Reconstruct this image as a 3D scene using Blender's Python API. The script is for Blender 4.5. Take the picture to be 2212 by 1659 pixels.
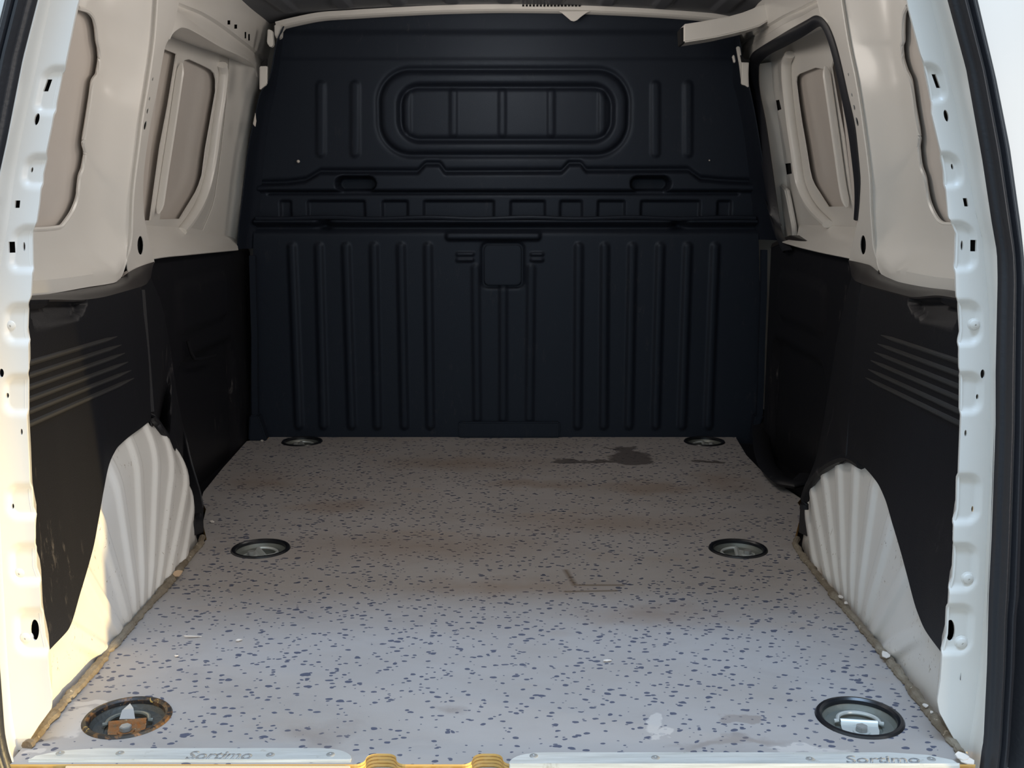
import bpy, bmesh, math, random
import numpy as np
from mathutils import Vector

for o in list(bpy.data.objects): bpy.data.objects.remove(o, do_unlink=True)
scene = bpy.context.scene
COL = scene.collection
random.seed(4); RNG = np.random.default_rng(7)

# ---------------------------------------------------------------- camera
FPX, PIT = 2290.0, 0.1778
CAM = np.array([0.0243, -1.1967, 0.6735])
cd = bpy.data.cameras.new('camera'); cam = bpy.data.objects.new('camera', cd); COL.objects.link(cam)
cd.sensor_width = 36.0; cd.lens = 36.0 * FPX / 2212.0; cd.clip_start = 0.02
cam.location = CAM; cam.rotation_euler = (math.pi/2 - PIT, 0, 0)
scene.camera = cam

# ---------------------------------------------------------------- world, lights, exposure
w = bpy.data.worlds.new('world'); scene.world = w; w.use_nodes = True
bg = w.node_tree.nodes['Background']; bg.inputs[0].default_value = (0.77, 0.91, 1.0, 1); bg.inputs[1].default_value = 0.95
def area(name, loc, size, energy, col, look, spread=180):
    l = bpy.data.lights.new(name, 'AREA'); l.shape = 'RECTANGLE'; l.size, l.size_y = size; l.energy = energy; l.color = col
    l.spread = math.radians(spread)
    o = bpy.data.objects.new(name, l); COL.objects.link(o); o.location = loc
    d = Vector(look) - Vector(loc); o.rotation_euler = d.to_track_quat('-Z', 'Y').to_euler(); return o
area('rooflight_lamp', (0.1, -0.95, 3.6), (2.2, 0.5), 100, (0.48, 0.70, 1.0), (0.1, -0.6, 0.0))
area('sunlit_wall_bounce', (3.0, -2.6, 0.9), (2.0, 2.0), 48, (1.0, 0.84, 0.70), (-0.5, 0.2, 0.6))
sp = bpy.data.lights.new('low_evening_lamp', 'SPOT'); sp.energy = 1950; sp.color = (1.0, 0.74, 0.32); sp.spot_size = math.radians(15.5); sp.spot_blend = 1.0; sp.shadow_soft_size = 0.03
so = bpy.data.objects.new('low_evening_lamp', sp); COL.objects.link(so); so.location = (4.6, -1.23, 0.10)
so.rotation_euler = (Vector((-0.60, 0.08, -0.10)) - so.location).to_track_quat('-Z', 'Y').to_euler()
for ly, le in ((0.58, 4.3), (1.22, 3.0)):  # two unseen fill lights added inside to brighten the white panels
    pl = bpy.data.lights.new('added_fill_light', 'POINT'); pl.energy = le; pl.color = (1.0, .92, .84); pl.shadow_soft_size = 0.10
    po = bpy.data.objects.new('added_fill_light', pl); COL.objects.link(po); po.location = (0.0, ly, 1.03)
vs = scene.view_settings; vs.view_transform = 'Standard'; vs.look = 'None'; vs.exposure = 0.0; vs.gamma = 1.0
vs.use_curve_mapping = False

# ---------------------------------------------------------------- measuring helpers
FW = np.array([0, math.cos(PIT), -math.sin(PIT)]); UPV = np.array([0, math.sin(PIT), math.cos(PIT)])
def ray(x, y): return FW + np.array([1., 0, 0])*((x-1106)/FPX) + UPV*((829.5-y)/FPX)
def hit(x, y, n, c):
    d = ray(x, y); n = np.asarray(n, float); t = (c - n@CAM)/(n@d); return CAM + t*d
def HX(x, y, v): return hit(x, y, (1, 0, 0), v)
def HY(x, y, v): return hit(x, y, (0, 1, 0), v)
def HZ(x, y, v=0.0): return hit(x, y, (0, 0, 1), v)
LEAN = 0.17
def HW(x, y, d):                       # leaning side wall: |X| = d - LEAN*(Z-0.57)
    s = -1 if x < 1106 else 1
    return hit(x, y, (s, 0, LEAN), d + LEAN*0.57)
DL = 0.06
def HD(x, y, y0=0.02): return hit(x, y, (0, 1, -DL), y0)   # rear pillar plane Y = y0 + DL*Z
def WX(s, z, d): return s*(d - LEAN*(z-0.57))

# wheel-arch dome
YC, ZC, RR, RHO, X0 = 0.46, -0.13, 0.50, 0.15, 0.585
def arch_x(y, z):
    r = math.hypot(y-YC, z-ZC)
    if r <= RR-RHO: x = X0
    elif r < RR: x = X0 + RHO - math.sqrt(max(0, RHO**2 - (r-RR+RHO)**2))
    else: x = X0 + RHO
    t = min(1, max(0, (0.30-y)/0.22)); t = t*t*(3-2*t)
    tz = min(1, max(0, (0.20-z)/0.12)); t *= tz*tz*(3-2*tz)
    return x*(1-t) + (X0+0.004)*t
def HA(px, py, off=0.0):
    s = -1 if px < 1106 else 1
    d = ray(px, py); prev = None
    for i in range(2200):
        t = 0.9 + i*0.001; P = CAM + t*d
        if math.hypot(P[1]-YC, P[2]-ZC) < RR+0.006 and s*P[0] >= arch_x(P[1], P[2]) - off: return P
    return HX(px, py, s*(X0+0.08))

# ---------------------------------------------------------------- materials
def nt(name):
    m = bpy.data.materials.new(name); m.use_nodes = True; t = m.node_tree
    return m, t, t.nodes['Principled BSDF']
def nd(t, typ, **k):
    n = t.nodes.new(typ)
    for a, v in k.items(): setattr(n, a, v)
    return n
def coords(t, scale=(1, 1, 1)):
    tc = nd(t, 'ShaderNodeTexCoord'); mp = nd(t, 'ShaderNodeMapping'); mp.inputs['Scale'].default_value = scale
    t.links.new(tc.outputs['Object'], mp.inputs[0]); return mp.outputs[0]
def noise(t, vec, sc, det=4, rough=.5, dist=0):
    n = nd(t, 'ShaderNodeTexNoise'); n.inputs['Scale'].default_value = sc; n.inputs['Detail'].default_value = det
    n.inputs['Roughness'].default_value = rough; n.inputs['Distortion'].default_value = dist
    t.links.new(vec, n.inputs['Vector']); return n.outputs['Fac']
def ramp(t, fac, stops):
    r = nd(t, 'ShaderNodeValToRGB'); e = r.color_ramp.elements
    while len(e) < len(stops): e.new(0.5)
    for el, (p, c) in zip(e, stops):
        el.position = p; el.color = (c, c, c, 1) if isinstance(c, (int, float)) else (*c, 1)
    t.links.new(fac, r.inputs[0]); return r.outputs[0]
def mix(t, fac, a, b):
    m = nd(t, 'ShaderNodeMix', data_type='RGBA')
    for sock, v in ((0, fac), (6, a), (7, b)):
        if isinstance(v, bpy.types.NodeSocket): t.links.new(v, m.inputs[sock])
        elif sock == 0: m.inputs[0].default_value = v
        else: m.inputs[sock].default_value = (*v, 1)
    return m.outputs[2]
def math_(t, op, a, b=None, c=None, clamp=False):
    m = nd(t, 'ShaderNodeMath', operation=op, use_clamp=clamp)
    for i, v in enumerate((a, b, c)):
        if v is None: continue
        if isinstance(v, bpy.types.NodeSocket): t.links.new(v, m.inputs[i])
        else: m.inputs[i].default_value = v
    return m.outputs[0]
def bump(t, h, strength, dist=.002):
    b = nd(t, 'ShaderNodeBump'); b.inputs['Strength'].default_value = strength; b.inputs['Distance'].default_value = dist
    t.links.new(h, b.inputs['Height']); return b.outputs[0]
def plain(name, col, rough=.5, metal=0., coat=0., nbump=0., nscale=400):
    m, t, b = nt(name); b.inputs['Base Color'].default_value = (*col, 1); b.inputs['Roughness'].default_value = rough
    b.inputs['Metallic'].default_value = metal; b.inputs['Coat Weight'].default_value = coat
    if nbump: t.links.new(bump(t, noise(t, coords(t), nscale, 2), nbump), b.inputs['Normal'])
    return m
def paint(name, col, scratch=0.0, dirt=.25):
    m, t, b = nt(name); v = coords(t)
    g = ramp(t, noise(t, v, 3.2, 5, .6), [(.35, 0), (.8, 1)])
    c = mix(t, math_(t, 'MULTIPLY', g, dirt), col, tuple(x*y for x, y in zip(col, (.80, .74, .66))))
    if scratch:
        v2 = coords(t, (1, 7, 2.4)); n1 = noise(t, v2, 26, 3, .65, 1.2)
        a = ramp(t, n1, [(.70-.03*scratch, 0), (.725-.03*scratch, 1)])
        gate = ramp(t, noise(t, v, 9, 2), [(.50, 0), (.56, 1)])
        c = mix(t, math_(t, 'MULTIPLY', a, gate), c, (.22, .16, .09))
    t.links.new(c, b.inputs['Base Color'])
    b.inputs['Roughness'].default_value = .34; b.inputs['Coat Weight'].default_value = .25; b.inputs['Coat Roughness'].default_value = .16
    return m
def plastic(name, col, scuff=.6, rough=.5, tint=(1, 1, 1, 1)):
    m, t, b = nt(name); v = coords(t); v2 = coords(t, (2.2, 2.2, .7))
    a = ramp(t, noise(t, v2, 30, 6, .75, .4), [(.57, 0), (.74, 1)])
    gate = ramp(t, noise(t, v, 4, 3), [(.46, 0), (.66, 1)])
    f = math_(t, 'MULTIPLY', math_(t, 'MULTIPLY', a, gate), scuff)
    c = mix(t, f, col, (.16, .145, .14)); t.links.new(c, b.inputs['Base Color'])
    b.inputs['Roughness'].default_value = rough; b.inputs['Specular IOR Level'].default_value = .3
    b.inputs['Specular Tint'].default_value = tint
    t.links.new(bump(t, noise(t, v, 700, 2), .25, .001), b.inputs['Normal']); return m

M_PAINT = paint('white_paint', (.78, .755, .715))
M_ARCH = paint('white_arch_paint', (.78, .76, .73), scratch=1.7)
M_SKIN = paint('shaded_white_skin', (.70, .645, .60), dirt=.4)  # same white paint, with the tan-grey of its shade put into the colour
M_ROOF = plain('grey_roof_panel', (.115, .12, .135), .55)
M_BULK = plastic('black_bulkhead_plastic', (.0125, .0155, .0235), .18, .48, (.70, .83, 1.0, 1))
M_CLAD = plastic('black_lining_plastic', (.0105, .0105, .013), .75, .45)
M_LEDGE = plastic('lit_ledge_plastic', (.030, .027, .027), .5, .38)  # lighter and browner than the lining: light on its top faces put into colour
M_LOUV = plain('lit_louvre_plastic', (.045, .043, .042), .35)  # lighter grey puts the light along the louvre edges into the colour
M_RUB = plain('black_rubber', (.016, .017, .022), .42, nbump=.15, nscale=200)
M_DARK = plain('dark_cavity', (.006, .006, .007), .9)  # near-black: the shade inside holes is put into this colour
M_ZINC = plain('zinc_steel', (.20, .21, .19), .42, .4, nbump=.3, nscale=120)
M_BRIGHT = plain('bright_zinc_steel', (.60, .62, .60), .3, .35)
M_RIM = plain('black_rim_plastic', (.009, .010, .013), .28)
M_ALU = None; M_SCREW = plain('steel_screw', (.36, .36, .35), .4, .35); M_DIRTY = plain('dirty_steel', (.075, .078, .075), .5, .3, nbump=.6, nscale=150)
M_LET = plain('grey_lettering', (.30, .31, .32), .5, .3)
M_CHIP = plain('white_flake', (.72, .66, .60), .6)
M_CHIPT = plain('tan_flake', (.60, .42, .27), .7)
M_SILL = plain('sill_paint', (.78, .63, .45), .4)
M_SILLG = plain('grey_sill_paint', (.50, .50, .47), .4)
M_YEL = plain('yellow_primer_wood', (.72, .42, .04), .5)
M_SHEEN = plain('clear_plastic_shard', (.36, .36, .36), .2)
def mk_alu():
    m, t, b = nt('brushed_aluminium'); v = coords(t, (.25, 6, 6))
    c = mix(t, ramp(t, noise(t, v, 40, 6, .7), [(.4, 0), (.75, 1)]), (.74, .75, .73), (.50, .50, .47))
    c = mix(t, ramp(t, noise(t, coords(t), 22, 4, .7), [(.62, 0), (.70, .7)]), c, (.36, .33, .27))
    t.links.new(c, b.inputs['Base Color']); b.inputs['Metallic'].default_value = .35; b.inputs['Roughness'].default_value = .42; return m
M_ALU = mk_alu()
def mk_rust():
    m, t, b = nt('rusty_steel'); v = coords(t)
    c = mix(t, ramp(t, noise(t, v, 130, 5, .7), [(.38, 0), (.62, 1)]), (.33, .11, .02), (.20, .12, .06))
    c = mix(t, ramp(t, noise(t, v, 260, 4, .7), [(.62, 0), (.68, 1)]), c, (.55, .42, .25))
    t.links.new(c, b.inputs['Base Color']); b.inputs['Roughness'].default_value = .75
    t.links.new(bump(t, noise(t, v, 240, 5, .7), .9, .003), b.inputs['Normal']); return m
M_RUST = mk_rust()
def mk_rustrim():
    m, t, b = nt('black_rim_with_rust'); v = coords(t)
    c = mix(t, ramp(t, noise(t, v, 55, 5, .7, .5), [(.50, 0), (.60, 1)]), (.012, .012, .014), (.13, .065, .025))
    c = mix(t, ramp(t, noise(t, v, 70, 4, .7, .8), [(.64, 0), (.68, 1)]), c, (.55, .36, .10))
    t.links.new(c, b.inputs['Base Color']); b.inputs['Roughness'].default_value = .5; return m
M_RRIM = mk_rustrim()
def mk_ply():
    m, t, b = nt('plywood_edge'); tc = nd(t, 'ShaderNodeTexCoord'); sx = nd(t, 'ShaderNodeSeparateXYZ'); t.links.new(tc.outputs['Object'], sx.inputs[0])
    f = math_(t, 'FRACT', math_(t, 'MULTIPLY', sx.outputs[2], 1/.0045))
    c = mix(t, ramp(t, f, [(.0, 1), (.28, 1), (.4, 0), (1, 0)]), (.66, .40, .11), (.34, .17, .035))
    c = mix(t, ramp(t, noise(t, coords(t, (1, 1, 3)), 90, 3), [(.4, 0), (.7, .5)]), c, (.62, .44, .2))
    t.links.new(c, b.inputs['Base Color']); b.inputs['Roughness'].default_value = .6; return m
M_PLY = mk_ply()
def mk_bead():
    m, t, b = nt('dirty_sealant'); v = coords(t)
    c = mix(t, ramp(t, noise(t, v, 24, 6, .7), [(.35, 0), (.7, 1)]), (.26, .22, .165), (.13, .095, .06))
    c = mix(t, ramp(t, noise(t, v, 60, 4, .7), [(.64, 0), (.70, 1)]), c, (.55, .48, .38))
    t.links.new(c, b.inputs['Base Color']); b.inputs['Roughness'].default_value = .7
    t.links.new(bump(t, noise(t, v, 90, 5, .7), .8, .004), b.inputs['Normal']); return m
M_BEAD = mk_bead()
def mk_floor():
    m, t, b = nt('speckled_floor_laminate'); v = coords(t)
    tc = nd(t, 'ShaderNodeTexCoord'); OBJ = tc.outputs['Object']
    # slow colour drift of grime
    g1 = ramp(t, noise(t, coords(t, (1, 1.6, 1)), 3.0, 4, .6), [(.38, 0), (.70, 1)])
    c = mix(t, math_(t, 'MULTIPLY', g1, .42), (.39, .365, .355), (.275, .235, .20))
    g2 = ramp(t, noise(t, coords(t, (1, 1.4, 1)), 5.5, 5, .65, .6), [(.55, 0), (.78, 1)])
    c = mix(t, math_(t, 'MULTIPLY', g2, .30), c, (.20, .185, .19))
    g3 = ramp(t, noise(t, coords(t, (.8, 1.9, 1)), 4.2, 3, .5), [(.60, 0), (.80, 1)])
    c = mix(t, math_(t, 'MULTIPLY', g3, .35), c, (.36, .25, .155))
    # chips: two scales of elongated voronoi cells
    def chips(scale, rot, sq, rad, prob, dist):
        mp = nd(t, 'ShaderNodeMapping'); mp.inputs['Scale'].default_value = (1, sq, 1); mp.inputs['Rotation'].default_value = (0, 0, rot)
        nz = nd(t, 'ShaderNodeTexNoise'); nz.inputs['Scale'].default_value = 55; nz.inputs['Detail'].default_value = 2; t.links.new(OBJ, nz.inputs['Vector'])
        sc = nd(t, 'ShaderNodeVectorMath', operation='MULTIPLY_ADD'); t.links.new(nz.outputs['Color'], sc.inputs[0]); sc.inputs[1].default_value = (dist,)*3; t.links.new(OBJ, sc.inputs[2])
        fl = nd(t, 'ShaderNodeVectorMath', operation='MULTIPLY'); t.links.new(sc.outputs[0], fl.inputs[0]); fl.inputs[1].default_value = (1, 1, 0)
        t.links.new(fl.outputs[0], mp.inputs[0])
        vo = nd(t, 'ShaderNodeTexVoronoi'); vo.inputs['Scale'].default_value = scale; t.links.new(mp.outputs[0], vo.inputs['Vector'])
        sep = nd(t, 'ShaderNodeSeparateColor'); t.links.new(vo.outputs['Color'], sep.inputs[0])
        r_ = math_(t, 'MULTIPLY', math_(t, 'ADD', math_(t, 'MULTIPLY', sep.outputs[1], .9), .35), rad)
        inside = math_(t, 'LESS_THAN', vo.outputs['Distance'], r_)
        return math_(t, 'MULTIPLY', inside, math_(t, 'LESS_THAN', sep.outputs[0], prob))
    ch = math_(t, 'MAXIMUM', chips(58, .25, 1.6, .27, .62, .010), chips(80, -.45, 1.4, .28, .50, .008))
    ch = math_(t, 'MAXIMUM', ch, chips(40, .9, 1.5, .20, .40, .012))
    c = mix(t, math_(t, 'MULTIPLY', ch, .86), c, (.042, .055, .105))
    # marks with a place of their own: dark oil stains, pale scraped patches, rust line
    nzv = nd(t, 'ShaderNodeTexNoise'); nzv.inputs['Scale'].default_value = 14; nzv.inputs['Detail'].default_value = 5; t.links.new(OBJ, nzv.inputs['Vector'])
    wob = nd(t, 'ShaderNodeVectorMath', operation='MULTIPLY_ADD'); t.links.new(nzv.outputs['Color'], wob.inputs[0]); wob.inputs[1].default_value = (.11,)*3; t.links.new(OBJ, wob.inputs[2])
    sx = nd(t, 'ShaderNodeSeparateXYZ'); t.links.new(wob.outputs[0], sx.inputs[0])
    def blob(px, py, rx, ry, soft=.2):
        P = HZ(px, py); u = math_(t, 'DIVIDE', math_(t, 'SUBTRACT', sx.outputs[0], P[0]+.055), rx)
        q = math_(t, 'DIVIDE', math_(t, 'SUBTRACT', sx.outputs[1], P[1]+.055), ry)
        d = math_(t, 'SQRT', math_(t, 'ADD', math_(t, 'MULTIPLY', u, u), math_(t, 'MULTIPLY', q, q)))
        return math_(t, 'DIVIDE', math_(t, 'SUBTRACT', 1.0, d), soft, clamp=True)
    def mx(L):
        r = L[0]
        for a in L[1:]: r = math_(t, 'MAXIMUM', r, a)
        return r
    tan = mx([blob(1410, 1052, .16, .07, .7), blob(1150, 1045, .16, .05, .7), blob(735, 1092, .10, .07, .8), blob(1010, 1000, .30, .10, .9), blob(1560, 1040, .10, .12, .8), blob(1090, 1270, .22, .06, .9), blob(1400, 1330, .18, .05, .9), blob(560, 1040, .12, .12, .9), blob(900, 1180, .35, .12, 1.0), blob(1300, 1130, .3, .10, 1.0)])
    c = mix(t, math_(t, 'MULTIPLY', tan, .40), c, (.25, .165, .105))
    dark = mx([blob(1362, 990, .058, .075), blob(1352, 972, .03, .06), blob(1228, 996, .05, .022), blob(1300, 995, .05, .012), blob(1530, 998, .045, .014), blob(1335, 968, .04, .012)])
    c = mix(t, math_(t, 'MULTIPLY', dark, .78), c, (.07, .06, .06))
    pale = mx([blob(150, 1555, .035, .030), blob(200, 1520, .05, .012), blob(135, 1575, .03, .016), blob(1412, 1560, .012, .026), blob(1435, 1582, .022, .008), blob(1745, 1618, .05, .008), blob(85, 1618, .018, .008)])
    c = mix(t, math_(t, 'MULTIPLY', pale, .72), c, (.56, .52, .49))
    brn = mx([blob(1590, 1555, .03, .02), blob(1580, 1605, .10, .012, .6), blob(690, 1585, .05, .04, .8), blob(960, 1535, .03, .02, .8)])
    c = mix(t, math_(t, 'MULTIPLY', brn, .45), c, (.20, .16, .14))
    s2 = nd(t, 'ShaderNodeSeparateXYZ'); t.links.new(OBJ, s2.inputs[0])
    def seg(p, q, wd):                                        # rust line left by a tool
        A, B = HZ(*p), HZ(*q); dx, dy = B[0]-A[0], B[1]-A[1]; L2 = dx*dx+dy*dy
        ax = math_(t, 'SUBTRACT', s2.outputs[0], A[0]); ay = math_(t, 'SUBTRACT', s2.outputs[1], A[1])
        h = math_(t, 'DIVIDE', math_(t, 'ADD', math_(t, 'MULTIPLY', ax, dx), math_(t, 'MULTIPLY', ay, dy)), L2, clamp=True)
        ex = math_(t, 'SUBTRACT', ax, math_(t, 'MULTIPLY', h, dx)); ey = math_(t, 'SUBTRACT', ay, math_(t, 'MULTIPLY', h, dy))
        d = math_(t, 'SQRT', math_(t, 'ADD', math_(t, 'MULTIPLY', ex, ex), math_(t, 'MULTIPLY', ey, ey)))
        return math_(t, 'DIVIDE', math_(t, 'SUBTRACT', wd, d), wd, clamp=True)
    ln = mx([seg((1222, 1232), (1242, 1264), .008), seg((1242, 1264), (1345, 1264), .006), seg((1222, 1278), (1330, 1276), .006)])
    c = mix(t, math_(t, 'MULTIPLY', ln, .75), c, (.12, .08, .045))
    t.links.new(c, b.inputs['Base Color']); b.inputs['Roughness'].default_value = .52; b.inputs['Specular IOR Level'].default_value = .3
    t.links.new(bump(t, noise(t, v, 350, 3), .12, .001), b.inputs['Normal']); return m
M_FLOOR = mk_floor()
M_GROUND = plain('asphalt', (.18, .17, .16), .9)

# ---------------------------------------------------------------- mesh helpers
def new_obj(name, me, mat, parent=None):
    o = bpy.data.objects.new(name, me); COL.objects.link(o)
    for m in (mat if isinstance(mat, (list, tuple)) else [mat]): me.materials.append(m)
    if parent: o.parent = parent
    return o
def tag(o, label=None, cat=None, group=None, kind=None):
    if label: o['label'] = label
    if cat: o['category'] = cat
    if group: o['group'] = group
    if kind: o['kind'] = kind
    return o
def empty(name, loc=(0, 0, 0)):
    o = bpy.data.objects.new(name, None); COL.objects.link(o); o.location = loc; o.empty_display_size = .02; return o
def from_bm(name, bm, mat, parent=None, smooth=True, recalc=True):
    if recalc: bmesh.ops.recalc_face_normals(bm, faces=bm.faces[:])
    me = bpy.data.meshes.new(name); bm.to_mesh(me); bm.free()
    if smooth:
        me.polygons.foreach_set('use_smooth', [True]*len(me.polygons)); 
        try: me.set_sharp_from_angle(angle=math.radians(38))
        except Exception: pass
    return new_obj(name, me, mat, parent)
def grid_bm(P, thick=0.0, closed_u=False):
    P = np.asarray(P, float); n, m = P.shape[:2]; bm = bmesh.new()
    V = [[bm.verts.new(P[i, j]) for j in range(m)] for i in range(n)]
    for i in range(n if closed_u else n-1):
        for j in range(m-1):
            a, b_, c, d = V[i][j], V[(i+1) % n][j], V[(i+1) % n][j+1], V[i][j+1]
            try: bm.faces.new((a, b_, c, d))
            except ValueError: pass
    if thick:
        bm.normal_update(); bmesh.ops.solidify(bm, geom=bm.faces[:], thickness=thick)
    return bm
def grid(name, P, mat, parent=None, thick=0.0, closed_u=False, smooth=True):
    return from_bm(name, grid_bm(P, thick, closed_u), mat, parent, smooth)
def resample(C, n, smooth=True, key=None):
    C = np.asarray(C, float)
    s = np.r_[0, np.cumsum(np.linalg.norm(np.diff(C, axis=0), axis=1))] if key is None else np.asarray(key, float)
    s = s/s[-1]; t = np.linspace(0, 1, n)
    if not smooth or len(C) < 3: return np.stack([np.interp(t, s, C[:, k]) for k in range(C.shape[1])], 1)
    m = np.zeros_like(C); d = np.diff(C, axis=0)/np.diff(s)[:, None]      # monotone-ish cubic hermite
    m[1:-1] = np.where(d[:-1]*d[1:] > 0, 2*d[:-1]*d[1:]/(d[:-1]+d[1:]+1e-12), 0); m[0] = d[0]; m[-1] = d[-1]
    out = np.zeros((n, C.shape[1])); idx = np.clip(np.searchsorted(s, t, 'right')-1, 0, len(C)-2)
    h = (s[idx+1]-s[idx])[:, None]; u = ((t-s[idx])/(s[idx+1]-s[idx]))[:, None]
    h00 = 2*u**3-3*u**2+1; h10 = u**3-2*u**2+u; h01 = -2*u**3+3*u**2; h11 = u**3-u**2
    return h00*C[idx]+h10*h*m[idx]+h01*C[idx+1]+h11*h*m[idx+1]
def loft_pts(curves, n=60, sub=6, smooth=True, ease=False, across=False):
    R = [resample(c, n, smooth) for c in curves]
    if across and len(R) > 2:
        A = np.stack(R, 1); return np.stack([resample(A[i], sub*(len(R)-1)+1, True, key=np.arange(len(R))) for i in range(n)], 0)
    rows = []
    for a, b_ in zip(R[:-1], R[1:]):
        for k in range(sub):
            u = k/sub; u = u*u*(3-2*u) if ease else u
            rows.append(a*(1-u)+b_*u)
    rows.append(R[-1]); return np.stack(rows, 1)
def loft(name, curves, mat, parent=None, n=60, sub=6, thick=.0025, smooth=True, ease=False, across=False):
    return grid(name, loft_pts(curves, n, sub, smooth, ease, across), mat, parent, thick)
def sweep_bm(path, prof, closed=False, upv=(0, 0, 1), scale=None):
    path = np.asarray(path, float); n = len(path); rows = []
    for i in range(n):
        if closed: tg = path[(i+1) % n]-path[i-1]
        else: tg = path[min(i+1, n-1)]-path[max(i-1, 0)]
        tg = tg/np.linalg.norm(tg); sd = np.cross(tg, upv); sd /= np.linalg.norm(sd)+1e-12; u = np.cross(sd, tg)
        k = 1 if scale is None else scale[i]
        rows.append([path[i]+k*(sd*a+u*b_) for a, b_ in prof])
    P = np.array(rows); bm = bmesh.new(); m = P.shape[1]
    V = [[bm.verts.new(p) for p in r] for r in P]
    for i in range(n if closed else n-1):
        for j in range(m): bm.faces.new((V[i][j], V[(i+1) % n][j], V[(i+1) % n][(j+1) % m], V[i][(j+1) % m]))
    if not closed: bm.faces.new(V[0]); bm.faces.new(V[-1][::-1])
    return bm
def circ(r, n=8, ry=None): return [(r*math.cos(2*math.pi*k/n), (ry or r)*math.sin(2*math.pi*k/n)) for k in range(n)]
def tube(name, path, r, mat, parent=None, n=8, closed=False, upv=(0, 0, 1), scale=None, ry=None):
    return from_bm(name, sweep_bm(path, circ(r, n, ry), closed, upv, scale), mat, parent)
def prism_bm(loop, vec, bevel=0.0, holes=()):
    bm = bmesh.new(); edges = []
    for lp in [loop]+list(holes):
        vv = [bm.verts.new(p) for p in lp]
        edges += [bm.edges.new((vv[i], vv[(i+1) % len(vv)])) for i in range(len(vv))]
    if holes: bmesh.ops.triangle_fill(bm, edges=edges, use_beauty=True)
    else: bm.faces.new(vv)
    r = bmesh.ops.extrude_face_region(bm, geom=bm.faces[:])
    bmesh.ops.translate(bm, verts=[g for g in r['geom'] if isinstance(g, bmesh.types.BMVert)], vec=Vector(vec))
    bmesh.ops.recalc_face_normals(bm, faces=bm.faces[:])
    if bevel:
        es = [e for e in bm.edges if len(e.link_faces) == 2 and e.calc_face_angle(0) > .6]
        bmesh.ops.bevel(bm, geom=es, offset=bevel, segments=2, affect='EDGES', clamp_overlap=True)
    return bm
def prism(name, loop, vec, mat, parent=None, bevel=0.0, holes=()):
    return from_bm(name, prism_bm(loop, vec, bevel, holes), mat, parent)
def lathe(name, prof, mat, parent=None, n=40, loc=(0, 0, 0)):
    P = np.array([[(loc[0]+r*math.cos(a), loc[1]+r*math.sin(a), loc[2]+z) for r, z in prof] for a in np.linspace(0, 2*math.pi, n, endpoint=False)])
    bm = grid_bm(P, 0, True); bmesh.ops.remove_doubles(bm, verts=bm.verts[:], dist=1e-6); return from_bm(name, bm, mat, parent)
def box_bm(lo, hi, bevel=0.0):
    lo, hi = np.asarray(lo), np.asarray(hi); bm = bmesh.new(); bmesh.ops.create_cube(bm, size=1)
    for v in bm.verts: v.co = Vector(lo+(np.array(v.co)+.5)*(hi-lo))
    if bevel: bmesh.ops.bevel(bm, geom=bm.edges[:], offset=bevel, segments=2, affect='EDGES')
    return bm
def box(name, lo, hi, mat, parent=None, bevel=0.0): return from_bm(name, box_bm(lo, hi, bevel), mat, parent)
def ell(px, py, w_, h_, tilt, H, n=16, sq=False):      # outline of a hole measured in the photo, laid on plane H
    out = []
    if sq: pts = [(-1, -1), (1, -1), (1, 1), (-1, 1)]
    else: pts = [(math.cos(2*math.pi*k/n), math.sin(2*math.pi*k/n)) for k in range(n)]
    for a, b_ in pts: out.append(H(px+a*w_/2-tilt*b_*h_/2, py+b_*h_/2))
    return np.array(out)
def cut(o, loops, vec):
    """real holes: boolean difference with prisms on the given outlines"""
    bm = bmesh.new(); vec = np.asarray(vec, float)
    for lp in loops:
        a = [bm.verts.new(p-vec) for p in lp]; b_ = [bm.verts.new(p+vec) for p in lp]; n = len(a)
        bm.faces.new(a); bm.faces.new(b_[::-1])
        for i in range(n): bm.faces.new((a[i], b_[i], b_[(i+1) % n], a[(i+1) % n]))
    bmesh.ops.recalc_face_normals(bm, faces=bm.faces[:])
    me = bpy.data.meshes.new('cutter'); bm.to_mesh(me); bm.free(); c = bpy.data.objects.new('cutter', me); COL.objects.link(c)
    md = o.modifiers.new('cut', 'BOOLEAN'); md.operation = 'DIFFERENCE'; md.solver = 'EXACT'; md.object = c
    bpy.context.view_layer.update(); dg = bpy.context.evaluated_depsgraph_get()
    nm = bpy.data.meshes.new_from_object(o.evaluated_get(dg)); o.modifiers.clear()
    ar = lambda m_: sum(p.area for p in m_.polygons)
    good = .85*ar(o.data) < ar(nm) < 1.1*ar(o.data)
    bpy.data.objects.remove(c, do_unlink=True)
    if good: o.data = nm
    elif len(loops) > 1:
        for lp in loops: cut(o, [lp], vec)
    else:
        print('CUT FAILED', o.name, loops[0][0], ar(o.data), ar(nm))
    return o
def sstep(x, a, b_): t = np.clip((x-a)/(b_-a), 0, 1); return t*t*(3-2*t)
def sd_rr(X, Z, cx, cz, hx, hz, r):
    qx = np.abs(X-cx)-hx+r; qz = np.abs(Z-cz)-hz+r
    return np.hypot(np.maximum(qx, 0), np.maximum(qz, 0))+np.minimum(np.maximum(qx, qz), 0)-r
def sd_cap(X, Z, a, b_, r):
    dx, dz = b_[0]-a[0], b_[1]-a[1]; h = np.clip(((X-a[0])*dx+(Z-a[1])*dz)/(dx*dx+dz*dz), 0, 1)
    return np.hypot(X-a[0]-h*dx, Z-a[1]-h*dz)-r
def prj(P):
    d = np.asarray(P)-CAM; wv = d@FW; return np.stack([1106+FPX*d[..., 0]/wv, 829.5-FPX*(d@UPV)/wv], -1)
SIDE = {-1: 'left', 1: 'right'}
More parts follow.
